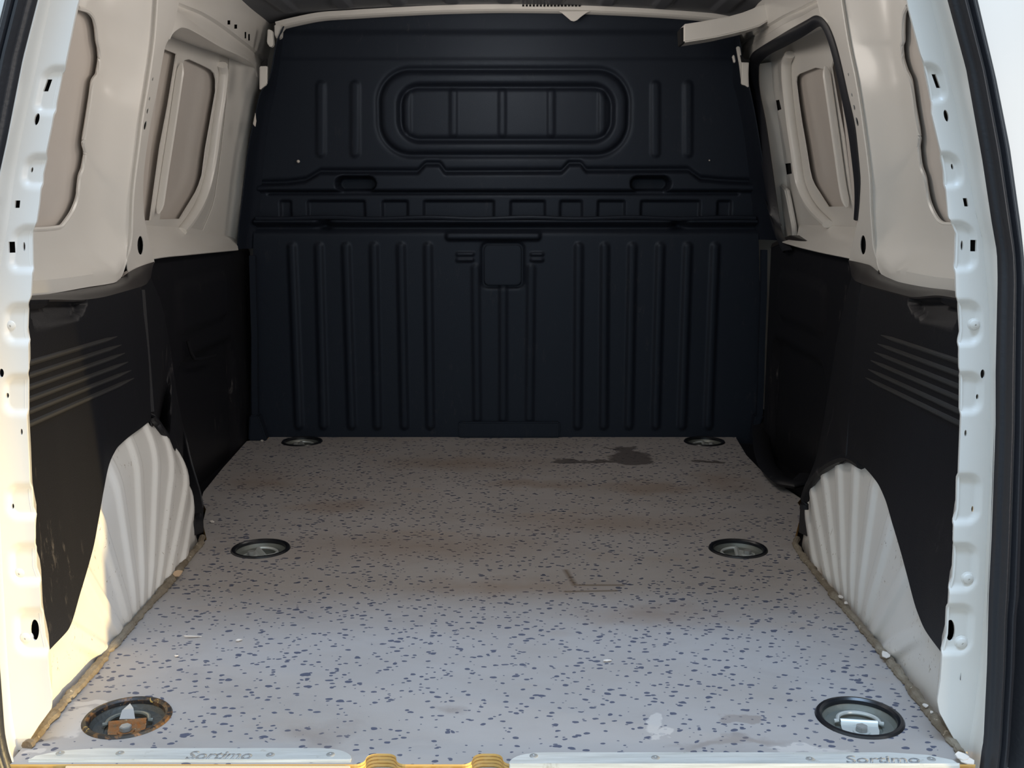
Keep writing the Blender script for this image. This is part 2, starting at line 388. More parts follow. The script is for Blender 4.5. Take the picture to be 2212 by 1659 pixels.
def fast_grid(name, P, mat, parent=None):
    P = np.asarray(P, float); n, m = P.shape[:2]; idx = np.arange(n*m).reshape(n, m)
    F = np.stack([idx[:-1, :-1], idx[1:, :-1], idx[1:, 1:], idx[:-1, 1:]], -1).reshape(-1, 4)
    me = bpy.data.meshes.new(name); me.from_pydata(P.reshape(-1, 3).tolist(), [], F.tolist()); me.update()
    me.polygons.foreach_set('use_smooth', [True]*len(me.polygons))
    return new_obj(name, me, mat, parent)

# ================================================================ STRUCTURE
YB = 1.73
# ---- floor: speckled plywood board with real cut-outs for the lashing rings
RINGS = [(-0.4777, 0.088), (0.4777, 0.088), (-0.4594, 0.7556), (0.4594, 0.7556), (-0.5546, 1.652), (0.5546, 1.652)]
RINGR = 0.0565
BT = 0.018
def sill_y(px, py): return HZ(px, py)[1]
yS = HZ(1090, 1651)[1]                     # rear edge of the board
yN = HZ(830, 1628)[1]
def arc(c, r, a0, a1, n=6): return [(c[0]+r*math.cos(math.radians(a)), c[1]+r*math.sin(math.radians(a))) for a in np.linspace(a0, a1, n)]
nx = lambda px: HZ(px, 1640)[0]
def notch(pa, pb):
    a, b_ = nx(pa), nx(pb); r = .012; yt = yN
    return (arc((a-r, yS+r), r, -90, 0)+arc((a+r, yt-r), r, 180, 90)+arc((b_-r, yt-r), r, 90, 0)+arc((b_+r, yS+r), r, 180, 270))
outline = [(-0.580, yS)] + notch(790, 856) + notch(1021, 1086) + [(0.580, yS), (0.580, 0.0), (0.580, .30), (0.580, HZ(1722, 1168)[1])]
outline += [tuple(HZ(*q)[:2]) for q in [(1728, 1120), (1729, 1095), (1723, 1086), (1730, 1077), (1690, 1050), (1640, 1012), (1612, 983), (1590, 946)]]
outline += [(HZ(1590, 941)[0], 1.722), (HZ(590, 941)[0], 1.722)]
outline += [tuple(HZ(*q)[:2]) for q in [(533, 953), (482, 1010), (440, 1062), (434, 1080), (445, 1100), (438, 1130)]]
outline += [(-0.580, HZ(433, 1165)[1]), (-0.580, .30), (-0.580, 0.0)]
def ringloop(c, r, n=36): return [(c[0]+r*math.cos(2*math.pi*k/n), c[1]+r*math.sin(2*math.pi*k/n), 0.0) for k in range(n)]
bm = prism_bm([(x, y, 0.0) for x, y in outline], (0, 0, -BT), 0, [ringloop(c, RINGR-.006) for c in RINGS])
for f in bm.faces: f.material_index = 0 if f.normal.z > .5 else 1
floor = from_bm('floor', bm, [M_FLOOR, M_PLY], smooth=False, recalc=False); tag(floor, kind='structure')
floor['label'] = 'grey speckled plywood load floor with notched rear edge'
box('floor_pan', (-.80, .05, -.075), (.80, 1.80, -.036), M_CLAD, floor)
box('sill_plate', (-.66, -.20, -.26), (.66, .06, -.0185), M_SILLG, floor, .004)

# ---- outer shell of the van: keeps the light out
def sidewall_profile(s, d0):
    zs = [-.075, .30, .50, .57, .8, 1.0, 1.13]; return [(WX(s, max(z, .5), d0), z) for z in zs]

# ---- ceiling: ribbed roof panel
Xc = np.linspace(-.66, .66, 265); Yc = np.linspace(0.12, 1.755, 300)
XX, YY = np.meshgrid(Xc, Yc, indexing='ij')
def roof_z(X): return 1.156-.075*X**2-.35*np.maximum(np.abs(X)-.54, 0)**1.5
ZZ = roof_z(XX)
for px_ in (636, 752, 866, 980, 1092, 1198, 1306, 1420, 1545):
    xr = HY(px_, 30, YB)[0]*.985
    for y0, y1 in ((.35, .95), (1.05, 1.62)):
        d = sd_cap(XX, YY, (xr, y0), (xr, y1), .020); ZZ -= .007*sstep(-d, -.004, .004)
        ZZ += .010*sstep(-np.abs(d), -.006, 0)*0
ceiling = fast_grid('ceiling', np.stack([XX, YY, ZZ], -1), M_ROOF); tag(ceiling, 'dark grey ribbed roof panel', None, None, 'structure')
# front header: cream rolled rail with a hanging tab
hp = [(600, 58), (640, 48), (700, 37), (760, 33), (860, 27), (980, 22), (1092, 20), (1200, 21), (1320, 25), (1420, 30), (1500, 36), (1560, 42), (1600, 48)]
pts = resample([HY(a, b_, 1.70) for a, b_ in hp], 70)
prof = [(.02, .010), (.02, -.002), (.014, -.006), (.004, -.003), (-.006, -.008), (-.018, -.007), (-.022, .010)]
from_bm('roof_header', sweep_bm(pts, prof), M_PAINT, ceiling)
tabp = [(1206, 24), (1214, 28), (1226, 38), (1233, 44), (1240, 46), (1247, 43), (1255, 36), (1268, 27), (1276, 24)]
prism('header_tab', [HY(a, b_, 1.677) for a, b_ in tabp], (0, .006, 0), M_PAINT, ceiling, .001)
bmk = bmesh.new()
for k in range(17):
    q = 1128+k*7.6; a = [HY(q+u, 10+v_-.004*abs(q-1190), 1.672) for u, v_ in ((0, 0), (4.5, 0), (4.5, 4), (0, 4))]
    vv = [bmk.verts.new(p) for p in a]; bmk.faces.new(vv)
r = bmesh.ops.extrude_face_region(bmk, geom=bmk.faces[:]); bmesh.ops.translate(bmk, verts=[g for g in r['geom'] if isinstance(g, bmesh.types.BMVert)], vec=(0, .003, 0))
tag(from_bm('stamped_marks', bmk, M_DARK, ceiling), kind='stuff')
# outer roof skin and shell
sh = bmesh.new()
def quad(bm, *p): bm.faces.new([bm.verts.new(v) for v in p])
pr = [sidewall_profile(s, .80) for s in (-1, 1)]
for p in pr:
    for (x0, z0), (x1, z1) in zip(p[:-1], p[1:]): quad(sh, (x0, .06, z0), (x1, .06, z1), (x1, 1.86, z1), (x0, 1.86, z0))
quad(sh, (pr[0][-1][0], .06, 1.13), (pr[1][-1][0], .06, 1.13), (pr[1][-1][0], 1.86, 1.13), (pr[0][-1][0], 1.86, 1.13))
for v in sh.verts:
    if v.co.z > 1.12: v.co.z = 1.20
quad(sh, (-.82, 1.86, -.08), (.82, 1.86, -.08), (.82, 1.86, 1.2), (-.82, 1.86, 1.2))
shell = from_bm('outer_roof_skin', sh, M_PAINT, ceiling, smooth=False)
for ly in (.58, 1.22): lathe('fill_light_housing', [(0, 1.118), (.03, 1.120), (.05, 1.128), (.06, 1.140), (.06, 1.152)], M_CHIP, ceiling, 24, (0, ly, 0))  # unseen housings added above the two fill lights
# rear roof header above the opening
pts = np.array([(x, .085, 1.085-.09*x*x-.5*max(abs(x)-.40, 0)**1.6) for x in np.linspace(-.56, .56, 50)])
from_bm('rear_header', sweep_bm(pts, [(.06, .16), (.06, 0), (-.09, 0), (-.09, .16)]), M_PAINT, ceiling)

# ---- bulkhead
def bx(px_, py_): P = HY(px_, py_, YB); return P[0], P[2]
zsplit = bx(1088, 474)[1]
eL = [(612, 40), (610, 58), (601, 159), (578, 260), (563, 362), (555, 470), (552, 490), (547, 700), (545, 945)]
eR = [(1590, 40), (1590, 58), (1583, 174), (1604, 260), (1621, 376), (1630, 474), (1634, 490), (1640, 700), (1642, 945)]
EL = np.array([bx(*q) for q in eL]); ER = np.array([bx(*q) for q in eR])
def edge(E, z): return np.interp(z, E[::-1, 1], E[::-1, 0])
wall_back = empty('wall_back', (0, YB, 0)); tag(wall_back, 'black moulded plastic bulkhead at the front of the load space', None, None, 'structure')
def bulk_panel(name, z0, z1, nz, disp, nx_=400, base=YB):
    Z = np.linspace(z0, z1, nz); T = np.linspace(0, 1, nx_); a, b_ = edge(EL, Z), edge(ER, Z)
    X = a[None, :]+(b_-a)[None, :]*T[:, None]; ZZ_ = np.broadcast_to(Z[None, :], X.shape)
    Y = base-disp(X, ZZ_); o = fast_grid(name, np.stack([X, Y, ZZ_], -1), M_BULK); o.parent = wall_back
    o.matrix_parent_inverse = wall_back.matrix_world.inverted() if False else o.matrix_parent_inverse
    o.location = (0, -YB, 0); return o
def groove(d, w_, dep): return -dep*np.exp(-(d/w_)**2)
def rise(d, dep, s=.004): return dep*sstep(-d, -s, s)
zt = bx(1088, 24)[1]+.03
def up_disp(X, Z):
    D = np.zeros_like(X)
    D += .004*sstep(Z, bx(1088, 70)[1]+.01, bx(1088, 70)[1]-.01)*1.0
    D += .002*sstep(Z, bx(1088, 128)[1]+.006, bx(1088, 128)[1]-.006)
    def rr(px0, px1, py0, py1, r_):
        a = bx(px0, (py0+py1)/2); b_ = bx(px1, (py0+py1)/2); c0 = bx((px0+px1)/2, py0)[1]; c1 = bx((px0+px1)/2, py1)[1]
        return sd_rr(X, Z, (a[0]+b_[0])/2, (c0+c1)/2, (b_[0]-a[0])/2, abs(c0-c1)/2, r_)
    d = rr(820, 1356, 152, 334, .085); D += groove(d, .008, .009)+rise(d, .006, .007)
    d = rr(862, 1324, 184, 306, .055); D += groove(d+.004, .008, .008); D -= rise(d, .008, .007)
    for p in (880, 980, 1085, 1190, 1300):
        d = sd_cap(X, Z, bx(p, 200), bx(p, 288), .009); D += rise(d, .004, .005)
    for p in (694, 768, 1415, 1485):
        d = sd_cap(X, Z, bx(p, 186), bx(p, 330), .011); D += rise(d, .005, .006)
    tp = [(560, 399), (625, 397), (662, 392), (692, 374), (903, 374), (920, 357), (950, 357), (962, 374), (1213, 373), (1229, 356), (1254, 356), (1266, 371), (1486, 370), (1512, 389), (1570, 394), (1640, 396)]
    A = np.array([bx(*q) for q in tp]); ztop = np.interp(X, A[:, 0], A[:, 1]); zb = bx(1088, 413)[1]
    d = np.maximum(Z-ztop, zb-Z); D += groove(Z-ztop-.004, .007, .010)+rise(d, .014, .005)+groove(Z-zb+.004, .005, .009)*(np.abs(X) < .64)
    for p in (770, 1404):
        d = sd_cap(X, Z, bx(p-27, 397), bx(p+27, 397), .0185); D -= rise(d, .060, .004)
    for a, b_ in ((607, 630), (666, 789), (827, 881), (916, 1067), (1103, 1177), (1210, 1257), (1291, 1349), (1384, 1511), (1549, 1578)):
        d = rr(a, b_, 434, 490, .004); D -= rise(d, .011, .003)
    return D
def lo_disp(X, Z):
    D = np.zeros_like(X)
    lip = bx(1088, 478)[1]
    D += .012*np.exp(-((Z-lip)/.008)**2)-.014*np.exp(-((Z-lip+.018)/.010)**2)
    for p in (704, 1464):
        x = bx(p, 482); D -= .028*np.exp(-((X-x[0])/.016)**2-((Z-x[1])/.014)**2)
    for a, b_ in ((634, 640), (692, 696), (750, 755), (810, 813), (868, 871), (926, 928), (1249, 1248), (1305, 1304), (1364, 1361), (1424, 1420), (1483, 1478), (1542, 1536)):
        d = sd_cap(X, Z, bx(a, 532), bx(b_+(b_-a)*1.5, 915), .010); D += rise(d, .0065, .006)
    for a, y0 in ((1028, 578), (1147, 578), (1087, 600)):
        d = sd_cap(X, Z, bx(a, y0), bx(a+(1087-a)*.06, 900), .010); D += rise(d, .005, .006)
    def rr(px0, px1, py0, py1, r_):
        a = bx(px0, (py0+py1)/2); b_ = bx(px1, (py0+py1)/2); c0 = bx((px0+px1)/2, py0)[1]; c1 = bx((px0+px1)/2, py1)[1]
        return sd_rr(X, Z, (a[0]+b_[0])/2, (c0+c1)/2, (b_[0]-a[0])/2, abs(c0-c1)/2, r_)
    d = rr(965, 1166, 500, 517, .008); D += rise(d, .014, .005)
    for (a, b_), yy in [((987, 1024), 548), ((987, 1024), 560), ((1146, 1173), 548), ((1146, 1173), 560)]:
        d = rr(a, b_, yy-3.5, yy+3.5, .004); D += rise(d, .007, .003)
    d = rr(1044, 1128, 526, 617, .014); D += groove(d, .006, .007); D = np.where(d < 0, np.minimum(D, .0)+0*D, D)
    return D
bulk_panel('upper_panel', zsplit-.012, zt, 170, up_disp, 400)
bulk_panel('lower_panel', -.03, zsplit+.006, 190, lo_disp, 400, YB-.022)
def wb(o): o.location = (0, -YB, 0); return o
# seam between the two mouldings
xs = np.linspace(EL[5, 0]+.004, ER[5, 0]-.004, 60); pts = np.array([(x, YB-.030, zsplit+.004+.002*math.sin(x*23)) for x in xs])
wb(tube('seam_bead', pts, .006, M_BULK, wall_back, 8))
A = [bx(*q) for q in ((1047, 529), (1125, 529), (1125, 614), (1047, 614))]
cx_, cz_ = (A[0][0]+A[1][0])/2, (A[0][1]+A[2][1])/2; hx_, hz_ = (A[1][0]-A[0][0])/2, (A[0][1]-A[2][1])/2; r_ = .013
lp = [(cx_+sx_*(hx_-r_)+r_*math.cos(math.radians(a)), YB-.022, cz_+sz_*(hz_-r_)+r_*math.sin(math.radians(a)))
      for sx_, sz_, a0 in ((1, 1, 0), (-1, 1, 90), (-1, -1, 180), (1, -1, 270)) for a in (a0, a0+30, a0+60, a0+90)]
wb(prism('cover_plate', lp, (0, -.008, 0), M_BULK, wall_back, .003))
a, b_ = bx(992, 925), bx(1208, 925)
wb(box('foot_pad', (a[0], YB-.035, -.0), (b_[0], YB-.018, bx(1088, 906)[1]), M_BULK, wall_back, .004))
for p in ((647, 349, .0042), (1530, 347, .0022)):
    x, z = bx(p[0], p[1]); wb(lathe('white_rivet', [(0, .0), (p[2], 0), (p[2], .002), (p[2]*.6, .004), (0, .0045)], M_CHIP, wall_back, 14))
    o = wall_back.children[-1]; o.rotation_euler = (math.pi/2, 0, 0); o.location = (x, -.016, z)
# dark fringe between bulkhead and body, corner strips
fr = {-1: ([(612, 56), (597, 90), (580, 172), (562, 200), (551, 246), (536, 318), (522, 434), (516, 480), (511, 538)], 1.655),
      1: ([(1592, 56), (1598, 100), (1606, 150), (1617, 188), (1632, 262), (1646, 345), (1663, 434), (1672, 480), (1690, 520)], 1.60)}
for s in (-1, 1):
    out = [HY(*q, fr[s][1]) for q in fr[s][0]]
    zz = [p[2] for p in out]; E_ = EL if s < 0 else ER
    inn = [np.array((edge(E_, p[2]*.93+.05)+s*-.004, YB-.004, p[2]*.985+.006)) for p in out]
    mid = [np.array(((a[0]+b_[0])/2+s*.004, (a[1]+b_[1])/2+.01, (a[2]+b_[2])/2)) for a, b_ in zip(inn, out)]
    wb(loft('side_fringe', [inn, mid, out], M_BULK, wall_back, 60, 5, .003, across=True))
    st = resample([HY(*q, 1.675) for q in ([(546, 552), (548, 640), (551, 735), (551, 820), (552, 895)] if s < 0 else [(1650, 540), (1649, 640), (1645, 735), (1643, 820), (1640, 895)])], 24, False)
    wb(from_bm('corner_strip', sweep_bm(st, [(.008, .008), (.008, -.008), (-.008, -.008), (-.008, .008)], upv=(0, 1, 0)), M_BULK, wall_back))
    x = st[-1][0]; wb(prism('corner_foot', [(x-.014, 1.66, st[-1][2]), (x+.010, 1.66, st[-1][2]), (x-s*.012+.02*(s < 0), 1.66, .0), (x-.02, 1.66, .0)], (0, .04, 0), M_BULK, wall_back, .004))

# ================================================================ side walls
E1 = {-1: [(169, 17), (188, 23), (200, 35), (207, 58), (210, 87), (214, 107), (214.7, 127), (210, 159), (200, 176), (194, 217), (185, 275), (180, 307), (184, 330), (179, 362), (172, 382), (168, 420), (158, 451), (142, 477), (130, 490), (100, 494), (55, 496)],
      1: [(1961, 12), (1953, 30), (1951, 60), (1951, 90), (1948, 98), (1949.5, 121.5), (1957, 150), (1967, 173.6), (1977, 240), (1986, 295), (1984, 318), (1988.6, 356), (1997, 382), (2004.5, 425), (2017.5, 460), (2032, 480), (2041, 484), (2064, 485), (2085, 486)]}
E2 = {-1: [(355, -240), (341, -30), (333, 87), (321, 174), (307, 260), (298, 333), (289, 405), (285, 480), (284, 516), (275, 562), (260, 602)],
      1: [(1798, -240), (1812, -30), (1829.5, 87), (1847, 173.6), (1861, 260), (1876, 376), (1879, 450), (1881, 480), (1885, 530), (1899, 579), (1916, 602.5)]}
BOT = {-1: [(246, 611), (185, 621), (130, 631), (50, 644)], 1: [(1948, 612.6), (2006, 624), (2065, 634), (2090, 639)]}
E3 = {-1: [(404, -240), (392, -30), (382, 30), (370, 75), (357, 101), (341, 188), (324, 275), (312, 362), (309.6, 400), (311, 458), (318, 501), (334, 566)],
      1: [(1748, -240), (1760, -30), (1775, 36), (1792, 58), (1809, 104), (1832, 202.5), (1850, 289), (1858.4, 376), (1857, 434), (1854, 469), (1850, 492.6), (1834, 566)]}
E2B = {-1: [(260, 602), (278, 588), (304, 575), (334, 566)], 1: [(1916, 602.5), (1893, 588), (1876, 575), (1834, 565)]}
for s in (-1, 1):
    wall = empty('wall_'+SIDE[s]); tag(wall, 'white painted steel body side with exposed pillars, %s side' % SIDE[s], None, None, 'structure')
    # inner quarter panel around the D-shaped opening
    e1 = [HW(x, y, .700) for x, y in E1[s]]
    top = [(E1[s][0][0], -240), ((E1[s][0][0]+E2[s][0][0])/2, -240)]
    outer = [HW(x, y, .70) for x, y in top[:1]]+[HW(x, y, .675) for x, y in top[1:]]+[HW(x, y, .65) for x, y in E2[s]]+[HW(x, y, .645) for x, y in BOT[s]]
    n = 110
    A_ = resample(e1, n); B_ = resample(outer, n)
    # match by a shared parameter that keeps the lower bend of both curves together
    kA = np.linspace(0, 1, n); ka = [0, .08, .72, .86, 1]; kb = [0, .34, .72, .83, 1]
    B_ = np.stack([np.interp(np.interp(kA, ka, kb), kA, B_[:, k]) for k in range(3)], 1)
    CR = {-1: [(250, 590), (228, 589), (145, 600), (72, 607), (45, 609)], 1: [(1930, 588), (1950, 586), (2006, 597), (2060, 604), (2092, 606)]}[s]
    Mo = [HW(x, y, .70) for x, y in top[:1]]+[HW(x, y, .678) for x, y in top[1:]]+[HW(x-s*-7, y, .657) for x, y in E2[s][:-2]]+[HW(x, y, .651) for x, y in CR]
    M_ = resample(Mo, n); M_ = np.stack([np.interp(np.interp(kA, ka, kb), kA, M_[:, k]) for k in range(3)], 1)
    rows = []
    for k in range(15):
        u = k/14; q = A_*(1-u)+M_*u
        bulge = math.sin(math.pi*u)*.016
        q[:, 0] += s*bulge*(1-.4*np.linspace(0, 1, n)); q[:, 2] -= bulge*.5*sstep(np.linspace(0, 1, n), .7, .95)
        rows.append(q)
    for u in (.3, .65, 1.0): rows.append(M_*(1-u)+B_*u)
    P = np.stack(rows, 1)
    grid('inner_quarter_panel', P, M_PAINT, wall, .0025)
    # rolled rim of that opening
    tube('opening_rim', resample(e1, 120), .0035, M_PAINT, wall, 6)
    # outer skin seen through the opening
    Yg = np.linspace(.04, .92, 12); Zg = np.linspace(.40, 1.14, 20)
    grid('outer_skin', np.array([[(WX(s, z, .716)-s*.004*math.sin((z-.4)*4), y, z) for z in Zg] for y in Yg]), M_SKIN, wall, .002)
    # C pillar inner face with real holes
    c2 = [HW(x, y, .65) for x, y in E2[s]+E2B[s][1:2]]; c3 = [HW(x, y, .655) for x, y in E3[s]]
    c2 = [HW(x, y, .65) for x, y in E2[s]]; c2[-1] = HW(*E2B[s][2], .65); c2.insert(-1, HW(*E2B[s][1], .65))
    pil = loft('centre_pillar', [c2, c3], M_PAINT, wall, 90, 6, -s*.0014)
    HWc = lambda x, y: HW(x, y, .652)
    HO = {-1: [(305, 530, 15, 41, 0), (330, 171, 3.4, 8, .2), (323, 213, 3.4, 8, .2), (319, 240, 4.5, 12, .2), (314, 271, 7, 19, .2)],
          1: [(1863, 529, 14, 42, 0), (1832, 161, 3, 7, -.2), (1839, 205, 3.4, 8, -.2), (1844, 232, 4.5, 12, -.2), (1850, 263, 7, 19, -.2)]}[s]
    cut(pil, [ell(*h, HWc) for h in HO], (.03, 0, 0))
    c3b = [HW(x, y, .74)+np.array((0, .02, 0)) for x, y in E3[s]]; c3b = [np.array((WX(s, p[2], .74), p[1]+.004, p[2])) for p in c3]
    loft('pillar_return', [c3, c3b], M_PAINT, wall, 80, 3, .002)
    cc = [p+np.array((s*.010, .002, 0)) for p in c2]; cc3 = [p+np.array((s*.010, -.006, 0)) for p in c3]
    loft('pillar_shade_sheet', [cc, cc3], M_DARK, wall, 40, 2, .002)  # added dark sheet, so the pillar holes look black with shade
    # cantrail: roof-side rail with groove
    if s < 0:
        low = [HW(x, y, d) for x, y, d in ((366, 84, .655), (372, 72, .655), (381, 63, .656), (395, 57, .66), (414, 63.5, .667), (477, 100, .69), (539, 131, .712), (553, 146, .719), (557, 165, .72))]
        g1 = [HW(x, y, d) for x, y, d in ((352, 20, .662), (362, 17, .662), (380, 24, .664), (400, 36, .67), (450, 72, .69), (500, 101, .705), (541, 126, .718), (560, 140, .726), (565, 160, .726))]
        g2 = [HW(x, y, d) for x, y, d in ((352, 2, .676), (365, 6, .676), (395, 17, .678), (436, 34, .686), (487, 67, .705), (541, 108, .728), (559, 123, .738), (568, 132, .74), (572, 150, .74))]
        g3 = [p+np.array((s*-.008, 0, .004)) for p in g2]
        topc = [HX(x, y, -q) for x, y, q in ((350, -70, .585), (400, -55, .59), (450, -45, .60), (500, -25, .605), (545, 0, .612), (575, 30, .615), (598, 52, .62), (601, 66, .63), (601, 90, .64))]
    else:
        low = [HW(x, y, d) for x, y, d in ((1790, 50, .655), (1775, 36, .655), (1763, 35, .658), (1730, 53, .67), (1696, 72, .685), (1660, 95, .70), (1630, 113, .712), (1619, 130, .716), (1617, 150, .716))]
        g1 = [HW(x, y, d) for x, y, d in ((1800, 20, .662), (1785, 14, .662), (1766, 18, .664), (1735, 34, .675), (1696, 52, .69), (1660, 74, .706), (1630, 94, .72), (1612, 108, .726), (1606, 128, .726))]
        g2 = [HW(x, y, d) for x, y, d in ((1806, 4, .676), (1790, 2, .676), (1770, 4, .678), (1740, 18, .686), (1696, 38, .70), (1655, 62, .722), (1625, 82, .736), (1606, 98, .74), (1602, 116, .74))]
        g3 = [p+np.array((s*-.008, 0, .004)) for p in g2]
        topc = [HX(x, y, q) for x, y, q in ((1820, -70, .585), (1770, -55, .59), (1720, -45, .60), (1690, -25, .605), (1645, 0, .612), (1620, 28, .615), (1596, 50, .62), (1592, 66, .63), (1594, 90, .64))]
    loft('cantrail_lower', [low, g1], M_PAINT, wall, 60, 4, .002)
    loft('cantrail_groove', [g1, g2, g3], M_PAINT, wall, 60, 3, .002)
    ru = loft('cantrail_upper', [g3, topc], M_PAINT, wall, 60, 6, -s*.0014)
    bvh = None
    from mathutils.bvhtree import BVHTree
    def HM(o):
        t_ = BVHTree.FromPolygons([v.co for v in o.data.vertices], [p.vertices for p in o.data.polygons])
        def f(x, y):
            loc, nrm, i_, d_ = t_.ray_cast(Vector(CAM), Vector(ray(x, y)).normalized())
            return np.array(loc) if loc is not None else None
        return f
    hru = HM(ru)
    HO = {-1: [(495, 48.5, 7, 9, 0, 1), (509.7, 57.5, 7, 9, 0, 1), (530.7, 76, 4.5, 14, 0, 1), (538.5, 80.5, 4.5, 14, 0, 1)], 1: [(1661, 49, 6, 9, 0, 1), (1675, 40, 6, 9, 0, 1)]}[s]
    lps = []
    for x, y, a, b_, tl, sq in HO:
        pts = [hru(x+u*a/2, y+v*b_/2) for u, v in ((-1, -1), (1, -1), (1, 1), (-1, 1))]
        if all(p is not None for p in pts): lps.append(np.array(pts))
    for lp in lps:
        c_ = lp.mean(0); prism('slot_backing', [c_+(p-c_)*1.35+np.array((s*.008, 0, 0)) for p in lp], (s*.003, 0, 0), M_DARK, wall)  # added dark plates that stand for the shade inside the slots
    if lps: cut(ru, lps, (.0065, 0, 0))
    loft('cantrail_shade_sheet', [[p+np.array((s*.009, 0, 0)) for p in g3[2:]], [p+np.array((s*.009, 0, -.006)) for p in topc[2:]]], M_DARK, wall, 30, 2, .002)  # added dark sheet that stands for shade inside the rail
    # underside of the rail going out to the outer skin
    lowo = [np.array((WX(s, p[2], .79), p[1], p[2]+.012)) for p in low]
    loft('aperture_head', [low, lowo], M_PAINT, wall, 60, 4, .002)
    # corner gussets by the bulkhead
    if s < 0:
        prism('corner_gusset', [HY(x, y, 1.66) for x, y in ((592, 53), (614, 57), (607, 66), (606, 80), (597, 84), (593, 74))], (0, .03, 0), M_PAINT, wall, .002)
        prism('corner_flange', [HY(x, y, 1.60) for x, y in ((578, 62), (588, 66), (590, 98), (583, 102), (576, 92))], (0, .02, 0), M_PAINT, wall, .002)
        prism('corner_flange', [HY(x, y, 1.56) for x, y in ((560, 143), (577, 142), (576, 182), (560, 194))], (0, .012, 0), M_PAINT, wall, .002)
        prism('corner_notch', [HY(x, y, 1.555) for x, y in ((563, 135), (577, 126), (576, 142), (564, 142))], (0, .01, 0), M_DARK, wall, .001)
        prism('foam_scrap', [HY(x, y, 1.60) for x, y in ((551, 243), (553, 262), (551, 274), (546, 268))], (0, .006, 0), M_CHIP, wall, .001)
    else:
        prism('corner_flange', [HY(x, y, 1.52) for x, y in ((1602, 133), (1618, 133), (1617, 160), (1618, 189), (1610, 184), (1602, 182))], (0, .012, 0), M_PAINT, wall, .002)
        prism('corner_notch', [HY(x, y, 1.515) for x, y in ((1600, 118), (1610, 128), (1620, 128), (1619, 134), (1603, 134))], (0, .01, 0), M_DARK, wall, .001)
        prism('corner_flange', [HY(x, y, 1.58) for x, y in ((1591, 100), (1599, 100), (1606, 150), (1602, 172), (1598, 140))], (0, .012, 0), M_PAINT, wall, .002)
        prism('corner_gusset', [HY(x, y, 1.60) for x, y in ((1582, 120), (1587, 118), (1590, 134), (1586, 136))], (0, .012, 0), M_PAINT, wall, .002)
    # -------- rear (D) pillar flange with pressed pockets, holes and plugs
    if s < 0:
        inn = [(181, -60), (173, 0), (168, 17), (142, 145), (133, 158), (119, 226), (118.6, 243), (113, 275), (98, 347), (91, 376), (90, 405), (87, 440), (81, 481), (69, 496), (68, 521), (69, 573), (72, 586), (69, 640), (59, 661), (57, 718), (63, 739), (64, 796), (59, 815), (59, 887), (65, 1002), (67, 1060), (69, 1098), (77, 1115), (77.5, 1162), (75, 1180), (76, 1228), (87, 1256), (90, 1318), (91, 1345), (95, 1378), (104, 1408), (107, 1454), (114, 1505), (112, 1530), (84, 1568), (52, 1618)]
        bnd = [(118, -60), (108, 0), (94, 63), (81, 130), (58, 231), (35, 347), (17, 480), (5, 540), (-5, 600), (-10, 700), (-12, 800), (-12, 900), (-8, 1030), (-2, 1150), (5, 1280), (12, 1410), (22, 1540), (36, 1618), (52, 1700)]
        outr = [(95, -60), (78, 0), (46, 125), (12, 300), (-10, 400), (-28, 545), (-32, 602), (-28, 805), (-26, 916), (-18, 1147), (-12, 1280), (-4, 1430), (7, 1580), (14, 1618), (27, 1659), (44, 1700)]
        sout = [(36, -60), (17, 0), (-14, 125), (-48, 300), (-70, 400), (-88, 545), (-94, 602), (-90, 805), (-84, 916), (-76, 1147), (-70, 1280), (-60, 1430), (-48, 1580), (-42, 1618), (-28, 1659), (-8, 1700)]
        pk = [(148, 243), (338, 402), (492, 584), (660, 739), (813, 892), (1050, 1116), (1178, 1256), (1318, 1409)]
        HO = [(101, 184, 11, 26, .35, 1), (82, 258, 11, 26, .2, 0), (67, 367, 5, 12, .2, 0), (40, 441, 11, 16, .1, 1), (26, 534, 11, 24, 0, 1), (50, 533, 5, 20, 0, 0), (5.5, 805, 11, 19, 0, 0), (15, 855, 5, 12, 0, 0), (49, 932, 5, 14, 0, 0), (26, 1095, 5, 12, 0, 0), (73, 1363, 19, 46, 0, 0)]
        plugs = [(21, 704, 10.5), (40, 1240, 10.5), (53, 1380, 11)]
    else:
        inn = [(1950, -60), (1959.7, 0), (1962.5, 17), (1988.6, 116), (2000, 145), (2014.6, 214), (2013, 246), (2035, 338), (2042, 367), (2043.6, 405), (2049, 470), (2061, 485), (2068, 498), (2067, 562), (2064, 580), (2066, 640), (2074, 660), (2077.7, 718), (2072, 741), (2072, 793), (2077.7, 819), (2077, 887), (2071, 1031), (2069.6, 1107), (2061, 1127), (2059.5, 1170), (2064, 1187), (2061, 1251), (2052, 1272), (2049, 1315), (2046, 1381), (2036, 1408), (2032, 1468), (2025, 1515), (2030, 1540), (2052, 1580), (2076, 1624)]
        bnd = [(1994, -60), (2009, 0), (2035, 101), (2064, 231), (2087, 347), (2110, 470), (2122, 516), (2136, 660), (2138, 776), (2139, 900), (2139, 1031), (2130, 1179), (2127, 1280), (2119, 1410), (2104, 1540), (2090, 1624), (2078, 1700)]
        outr = [(2030, -60), (2046.5, 0), (2087, 150), (2122, 347), (2142, 480), (2153.5, 545), (2155, 602), (2150.6, 805), (2150.6, 916), (2142, 1160), (2136, 1280), (2132, 1439), (2124.6, 1598), (2120, 1624), (2116, 1659), (2104, 1700)]
        sout = [(2092, -60), (2110, 0), (2150.6, 173.6), (2179.5, 318), (2202, 480), (2209, 545), (2213, 602), (2212, 805), (2208, 1002), (2200, 1280), (2194, 1324), (2190, 1439), (2182, 1560), (2178, 1624), (2174, 1659), (2164, 1700)]
        pk = [(142, 216), (335, 400), (484, 580), (655, 741), (810, 889), (1030, 1127), (1180, 1272), (1312, 1408)]
